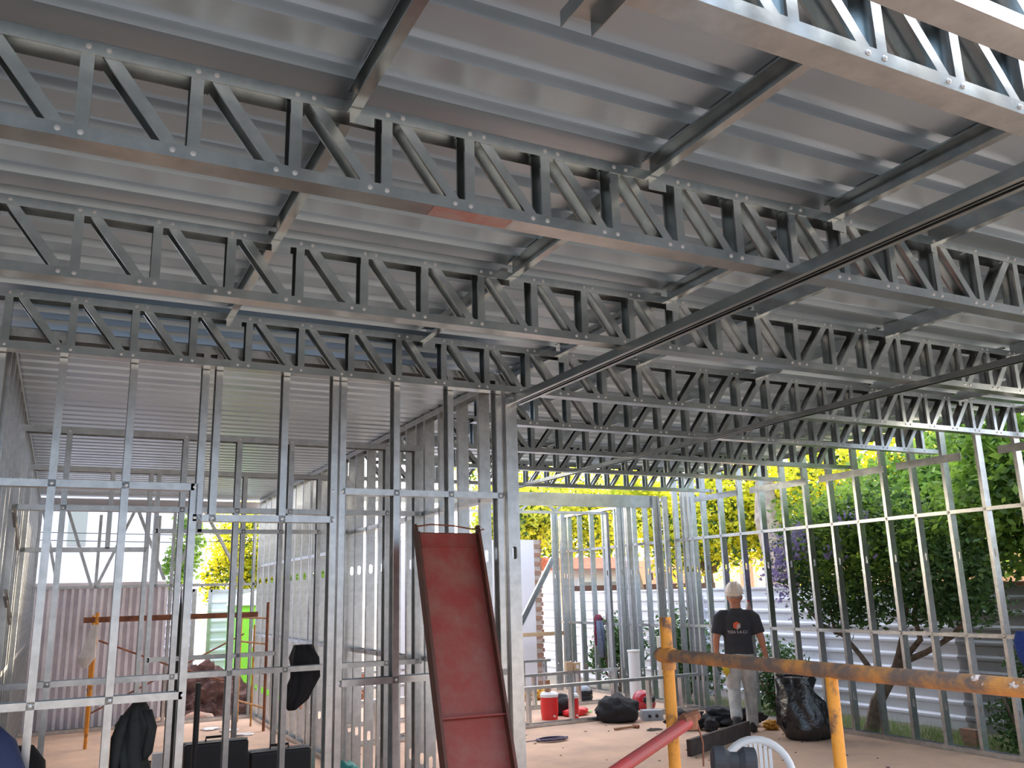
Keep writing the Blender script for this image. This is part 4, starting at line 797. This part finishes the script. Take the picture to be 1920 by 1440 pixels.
g = G(); g.lathe([(0.092, 0.77), (0.105, 0.79), (0.105, 0.81), (0.086, 0.81)], n=26); obj('torn_rim', g, 'white', t)
g = G(); g.tube([(0, 0, 0), (0.0, 0, 1.1)], 0.062, 20); tag(obj('cream_pole', g, 'cream', None, (9.15, 12.55, -0.13), smooth=False), 'slim cream pole outside the wall behind the orange upright', 'pole')
# hung clothes
g = G(); g.loft([((0, 0, 0.02), 0.04, 0.06), ((0, 0, -0.05), 0.06, 0.12), ((0, 0, -0.12), 0.05, 0.09)], 18, 0.3, 8)
g.loft([((0.01, 0.07, -0.05), 0.03, 0.035), ((0.01, 0.10, -0.3), 0.03, 0.03), ((0.01, 0.11, -0.52), 0.02, 0.02)], 12, 0.2, 8)
tag(obj('hung_sweater', g, 'burgundy', None, (8.56, 13.55, 1.32), smooth=True), 'burgundy sweater hung on a far right stud', 'clothing')
g = G(); g.loft([((0, 0, 0), 0.04, 0.09), ((0, -0.01, -0.2), 0.045, 0.12), ((0, -0.03, -0.42), 0.04, 0.12), ((0, -0.08, -0.62), 0.03, 0.06)], 40, 0.35, 9, fold=0.12)
tag(obj('hung_jeans', g, 'denim', None, (8.52, 13.45, 1.24), smooth=True), 'faded blue jeans hung below the burgundy sweater', 'clothing')
g = G(); g.loft([((0, 0, 0.04), 0.03, 0.06), ((-0.02, 0, -0.06), 0.05, 0.09), ((0, 0.02, -0.2), 0.05, 0.07), ((0, 0, -0.32), 0.02, 0.03)], 16, 0.3, 8)
tag(obj('blue_cloth', g, 'blue', None, (8.60, 5.74, 1.22), smooth=True), 'blue cloth hung on the lower rail at the right edge of the photo', 'cloth')
g = G(); g.box((0, 0, 0), (0.07, 0.07, 2.1)); tag(obj('wooden_post', g, 'wood', None, (9.62, 15.8, -0.13)), 'brown wooden post standing behind the far right studs', 'post')
g = G(); g.box((0, 0, 0), (1.35, 0.04, 0.07)); tag(obj('timber_rail', g, 'woodlight', None, (7.45, 14.85, 0.95)), 'horizontal light timber plank at the far right studs', 'timber')
for k, (x, s, lab) in enumerate(((7.28, 0.12, 'left cardboard box on the middle low sill frame'), (7.42, 0.12, 'right cardboard box with a white label on the middle low sill frame'))):
    t = thing('cardboard_box', lab, 'box', (x, 12.52, 0.522)); g = G(); g.box((0, 0, 0), (s*0.95, 0.07, s+0.02*(1-k))); obj('carton', g, 'cardboard', t)
    if k: g = G(); g.box((0.04, -0.002, 0.03), (0.085, 0, 0.09)); obj('label_patch', g, 'white', t)
# rebar mesh roll
t = thing('mesh_roll', 'thin wire mesh roll standing in front of the white wall', 'wire mesh', (6.9, 14.9, 0))
g = G()
for k in range(14):
    a = k/14*2*PI; g.tube([(0.3*math.cos(a), 0.16*math.sin(a), 0), (0.28*math.cos(a), 0.15*math.sin(a), 1.25+0.25*math.cos(a*2))], 0.006, 4)
for z in np.arange(0.1, 1.4, 0.12): g.tube([(0.3*math.cos(a), 0.16*math.sin(a), z) for a in np.linspace(0, 2*PI, 20)], 0.003, 4)
obj('wire_grid', g, 'wire', t)

# bottle on stud rail
t = thing('soda_bottle', 'clear bottle with a red label held on the studs right of the helmeted head', 'bottle', (8.64, 9.72, 1.25))
g = G(); g.lathe([(0, 0), (0.042, 0), (0.045, 0.05), (0.04, 0.12), (0.045, 0.19), (0.02, 0.26), (0.014, 0.30), (0, 0.30)], n=20); obj('body', g, 'cola', t, smooth=True)
g = G(); g.lathe([(0.0455, 0.06), (0.0465, 0.06), (0.0465, 0.14), (0.0455, 0.14)], n=20); obj('label_band', g, 'red', t); g = G(); g.lathe([(0, 0.30), (0.017, 0.30), (0.017, 0.32), (0, 0.32)], n=12); obj('cap', g, 'red', t)

# ---------------- worker ----------------
FW = Vector((0.656, 0.754, 0)).normalized(); ang = math.atan2(FW.y, FW.x)-PI/2
pt = thing('person', 'worker seen from behind in dark printed t-shirt, pale jeans and hard hat, walking away', 'person', (7.76, 8.98, 0), (0, 0, ang))
def remeshed(name, g, m, parent, vox=0.011, it=6):
    o = obj(name, g, m, parent); md = o.modifiers.new('r', 'REMESH'); md.mode = 'VOXEL'; md.voxel_size = vox; md.use_smooth_shade = True
    s_ = o.modifiers.new('s', 'SMOOTH'); s_.factor = 0.5; s_.iterations = it
    return o
def limb(g, pts, rs, n=14): g.tube(pts, rs, n)
# local: X right, Y forward, Z up. Lean forward slightly.
g = G()
# torso
g.loft([((0, 0.0, 0.86), 0.15, 0.10), ((0, 0.0, 0.95), 0.165, 0.115), ((0, 0.0, 1.08), 0.15, 0.10), ((0, 0.01, 1.25), 0.17, 0.11), ((0, 0.015, 1.38), 0.175, 0.10), ((0, 0.02, 1.46), 0.11, 0.075), ((0, 0.025, 1.50), 0.06, 0.06)], 24)
g.tube([(0, 0.02, 1.46), (0, 0.04, 1.60)], [0.070, 0.068], 16)
# head: cranium, face, nose, ears
g.loft([((0, 0.075, 1.515), 0.035, 0.04), ((0, 0.065, 1.54), 0.062, 0.075), ((0, 0.05, 1.58), 0.077, 0.09), ((0, 0.045, 1.63), 0.084, 0.10), ((0, 0.04, 1.68), 0.084, 0.10), ((0, 0.04, 1.72), 0.066, 0.086), ((0, 0.04, 1.745), 0.04, 0.05)], 22)
g.tube([(0, 0.135, 1.64), (0, 0.165, 1.605), (0, 0.14, 1.595)], [0.01, 0.016, 0.012], 8)
for s in (-1, 1): g.blob((s*0.091, 0.04, 1.63), (0.013, 0.02, 0.034), 0.1, 2, 2)
# shoulders + arms: slightly out, hands low
arms = {-1: [(-0.15, 0.01, 1.40), (-0.215, 0.0, 1.36), (-0.27, -0.02, 1.12), (-0.285, 0.06, 0.90), (-0.28, 0.08, 0.86)],
        1: [(0.15, 0.01, 1.40), (0.215, 0.0, 1.36), (0.285, -0.03, 1.12), (0.325, 0.03, 0.90), (0.325, 0.05, 0.86)]}
for s in (-1, 1): limb(g, arms[s], [0.07, 0.062, 0.045, 0.03, 0.028])
# legs in stride
legs = {-1: [(-0.09, 0.0, 0.90), (-0.10, 0.02, 0.70), (-0.10, 0.05, 0.50), (-0.095, -0.08, 0.28), (-0.09, -0.18, 0.14)],
        1: [(0.09, 0.0, 0.90), (0.10, 0.05, 0.70), (0.10, 0.09, 0.48), (0.095, 0.09, 0.26), (0.095, 0.08, 0.08)]}
for s in (-1, 1): limb(g, legs[s], [0.095, 0.082, 0.058, 0.05, 0.04])
remeshed('body', g, 'skin', pt, 0.009, 3)
# hair at nape
g = G(); g.loft([((0, 0.03, 1.62), 0.079, 0.09), ((0, 0.03, 1.66), 0.085, 0.104), ((0, 0.035, 1.70), 0.084, 0.102)], 22); obj('hair', g, 'palebark', pt)['label'] = 'very short greying hair'
# gloves with fingers
for s in (-1, 1):
    w0 = Vector(arms[s][4]); g = G(); d = Vector((0.0, 0.10, -1)).normalized(); side = Vector((0, 1, 0))
    g.loft([(w0+Vector((0, -0.005, 0.03)), 0.033, 0.036), (w0, 0.030, 0.034), (w0+d*0.05, 0.022, 0.044), (w0+d*0.09, 0.020, 0.046)], 14)
    for k, (off, ln) in enumerate(((-0.033, 0.060), (-0.011, 0.075), (0.011, 0.078), (0.033, 0.068))):
        b0 = w0+d*0.085+side*off; b1 = b0+d*ln*0.5+Vector((-s*0.006, 0, 0)); b2 = b1+(d+Vector((-s*0.7, 0, 0))).normalized()*ln*0.4; b3 = b2+(d*0.4+Vector((-s*1.0, 0, 0))).normalized()*ln*0.3
        g.tube([b0, b1, b2, b3], [0.0105, 0.010, 0.009, 0.008], 8)
    b0 = w0+d*0.03+side*0.035; g.tube([b0, b0+Vector((-s*0.015, 0.025, -0.03)), b0+Vector((-s*0.022, 0.03, -0.065))], [0.013, 0.011, 0.009], 8)
    remeshed('glove', g, 'glove', pt, 0.006, 2)
# shirt
g = G()
g.loft([((0, 0.0, 0.93), 0.185, 0.13), ((0, 0.0, 1.0), 0.18, 0.125), ((0, 0.0, 1.12), 0.175, 0.122), ((0, 0.005, 1.25), 0.19, 0.128), ((0, 0.01, 1.36), 0.205, 0.12), ((0, 0.015, 1.42), 0.18, 0.105), ((0, 0.02, 1.465), 0.11, 0.085), ((0, 0.025, 1.50), 0.068, 0.068)], 30, 0.02, 5)
for s in (-1, 1):
    A_ = arms[s]; mid = Vector(A_[1]).lerp(Vector(A_[2]), 0.75); g.tube([(s*0.10, 0.01, 1.41), (s*0.17, 0.01, 1.40), Vector(A_[1])+Vector((0, 0, 0.01)), Vector(A_[1]).lerp(Vector(A_[2]), 0.4), mid], [0.07, 0.083, 0.083, 0.08, 0.078], 18)
sh = remeshed('tshirt', g, 'shirt', pt, 0.011, 8)
# trousers
g = G(); g.loft([((0, 0.0, 1.0), 0.158, 0.115), ((0, 0.0, 0.94), 0.172, 0.125), ((0, -0.005, 0.86), 0.180, 0.135), ((0, 0, 0.78), 0.17, 0.12)], 26)
TL = {-1: [(-0.09, -0.0, 0.84), (-0.10, 0.02, 0.68), (-0.10, 0.05, 0.50), (-0.096, -0.06, 0.30), (-0.09, -0.15, 0.17)],
      1: [(0.09, 0.0, 0.84), (0.10, 0.05, 0.68), (0.10, 0.09, 0.48), (0.096, 0.09, 0.24), (0.096, 0.08, 0.06)]}
for s in (-1, 1): limb(g, TL[s], [0.105, 0.098, 0.082, 0.075, 0.074], 18)
remeshed('trousers', g, 'trouser', pt, 0.011, 6)
for s in (-1, 1):
    g = G(); g.box((s*0.09-0.055, -0.148, 0.80), (s*0.09+0.055, -0.136, 0.92)); 
    g = G(); g.tube([(s*0.04, -0.137, 0.90), (s*0.09, -0.140, 0.885), (s*0.14, -0.118, 0.905)], 0.004, 6); obj('pocket_seam', g, 'boot', pt)
# boots
g = G(); g.loft([((-0.09, -0.19, 0.20), 0.05, 0.05), ((-0.09, -0.21, 0.12), 0.052, 0.055), ((-0.09, -0.19, 0.05), 0.052, 0.065), ((-0.09, -0.13, 0.02), 0.05, 0.07)], 16); g.loft([((-0.09, -0.20, 0.10), 0.045, 0.05, (1, 0, 0), (0, 0.5, 0.86)), ((-0.09, -0.10, 0.055), 0.05, 0.05, (1, 0, 0), (0, 0.4, 0.9)), ((-0.09, -0.0, 0.03), 0.048, 0.03, (1, 0, 0), (0, 0.2, 1))], 16)
remeshed('boot', g, 'boot', pt, 0.009, 3)
g = G(); g.loft([((0.095, 0.07, 0.16), 0.048, 0.05), ((0.095, 0.06, 0.08), 0.052, 0.06), ((0.095, 0.06, 0.005), 0.052, 0.07)], 16); g.loft([((0.095, 0.06, 0.05), 0.05, 0.045, (1, 0, 0), (0, 0, 1)), ((0.095, 0.18, 0.04), 0.05, 0.036, (1, 0, 0), (0, 0, 1)), ((0.095, 0.25, 0.03), 0.035, 0.022, (1, 0, 0), (0, 0, 1))], 16)
remeshed('boot', g, 'boot', pt, 0.009, 3)
# hard hat
g = G(); g.loft([((0, 0.04, 1.675), 0.116, 0.135), ((0, 0.04, 1.70), 0.114, 0.132), ((0, 0.04, 1.74), 0.108, 0.125), ((0, 0.04, 1.785), 0.090, 0.104), ((0, 0.04, 1.82), 0.055, 0.065), ((0, 0.04, 1.832), 0.015, 0.02)], 28)
hh = obj('hard_hat', g, 'helmet', pt, smooth=True); hh['label'] = 'pale ribbed hard hat'
g = G(); g.loft([((0, 0.06, 1.668), 0.126, 0.165), ((0, 0.06, 1.678), 0.124, 0.163)], 28); obj('brim', g, 'helmet', hh)
for k in (-0.035, 0, 0.035): g = G(); g.tube([(k, -0.092+abs(k)*0.2, 1.71), (k, -0.06, 1.785), (k, -0.01, 1.825), (k, 0.04, 1.836), (k, 0.1, 1.818)], 0.009, 8); obj('ridge', g, 'helmet', hh)
g = G(); g.loft([((0, 0.035, 1.645), 0.092, 0.108), ((0, 0.035, 1.67), 0.096, 0.114)], 24, cap=False); obj('headband', g, 'helmet', hh)
# print on back
def hexpart(pts, m, nm): 
    g = G(); g.prism([(a, b) for a, b in pts], (0, 0, 0), (0, -0.002, 0), (1, 0, 0), (0, 0, 1)); return obj(nm, g, m, sh, (0.0, -0.128, 1.285))
r6 = 0.05; hx = [(r6*math.sin(k*PI/3), r6*math.cos(k*PI/3)) for k in range(6)]
hexpart([hx[0], hx[1], (0, 0.008), hx[5]], 'logoorange', 'emblem'); hexpart([hx[5], (0, 0.008), hx[3], hx[4]], 'logoorange', 'emblem'); hexpart([(0, 0.008), hx[1], hx[2], hx[3]], 'logogrey', 'emblem')
text('TIZA S.A.C.I', 0.047, 'logowhite', sh, (0.0, -0.131, 1.205), (PI/2+0.03, 0, 0))
# tool pouch with yellow gloves
g = G(); g.blob((-0.185, -0.07, 0.83), (0.035, 0.05, 0.07), 0.3, 2, 3); obj('tool_pouch', g, 'boot', pt, smooth=True)
g = G(); g.blob((-0.175, -0.12, 0.755), (0.038, 0.025, 0.065), 0.6, 3, 3); obj('yellow_glove', g, 'yellowtool', pt, smooth=True)
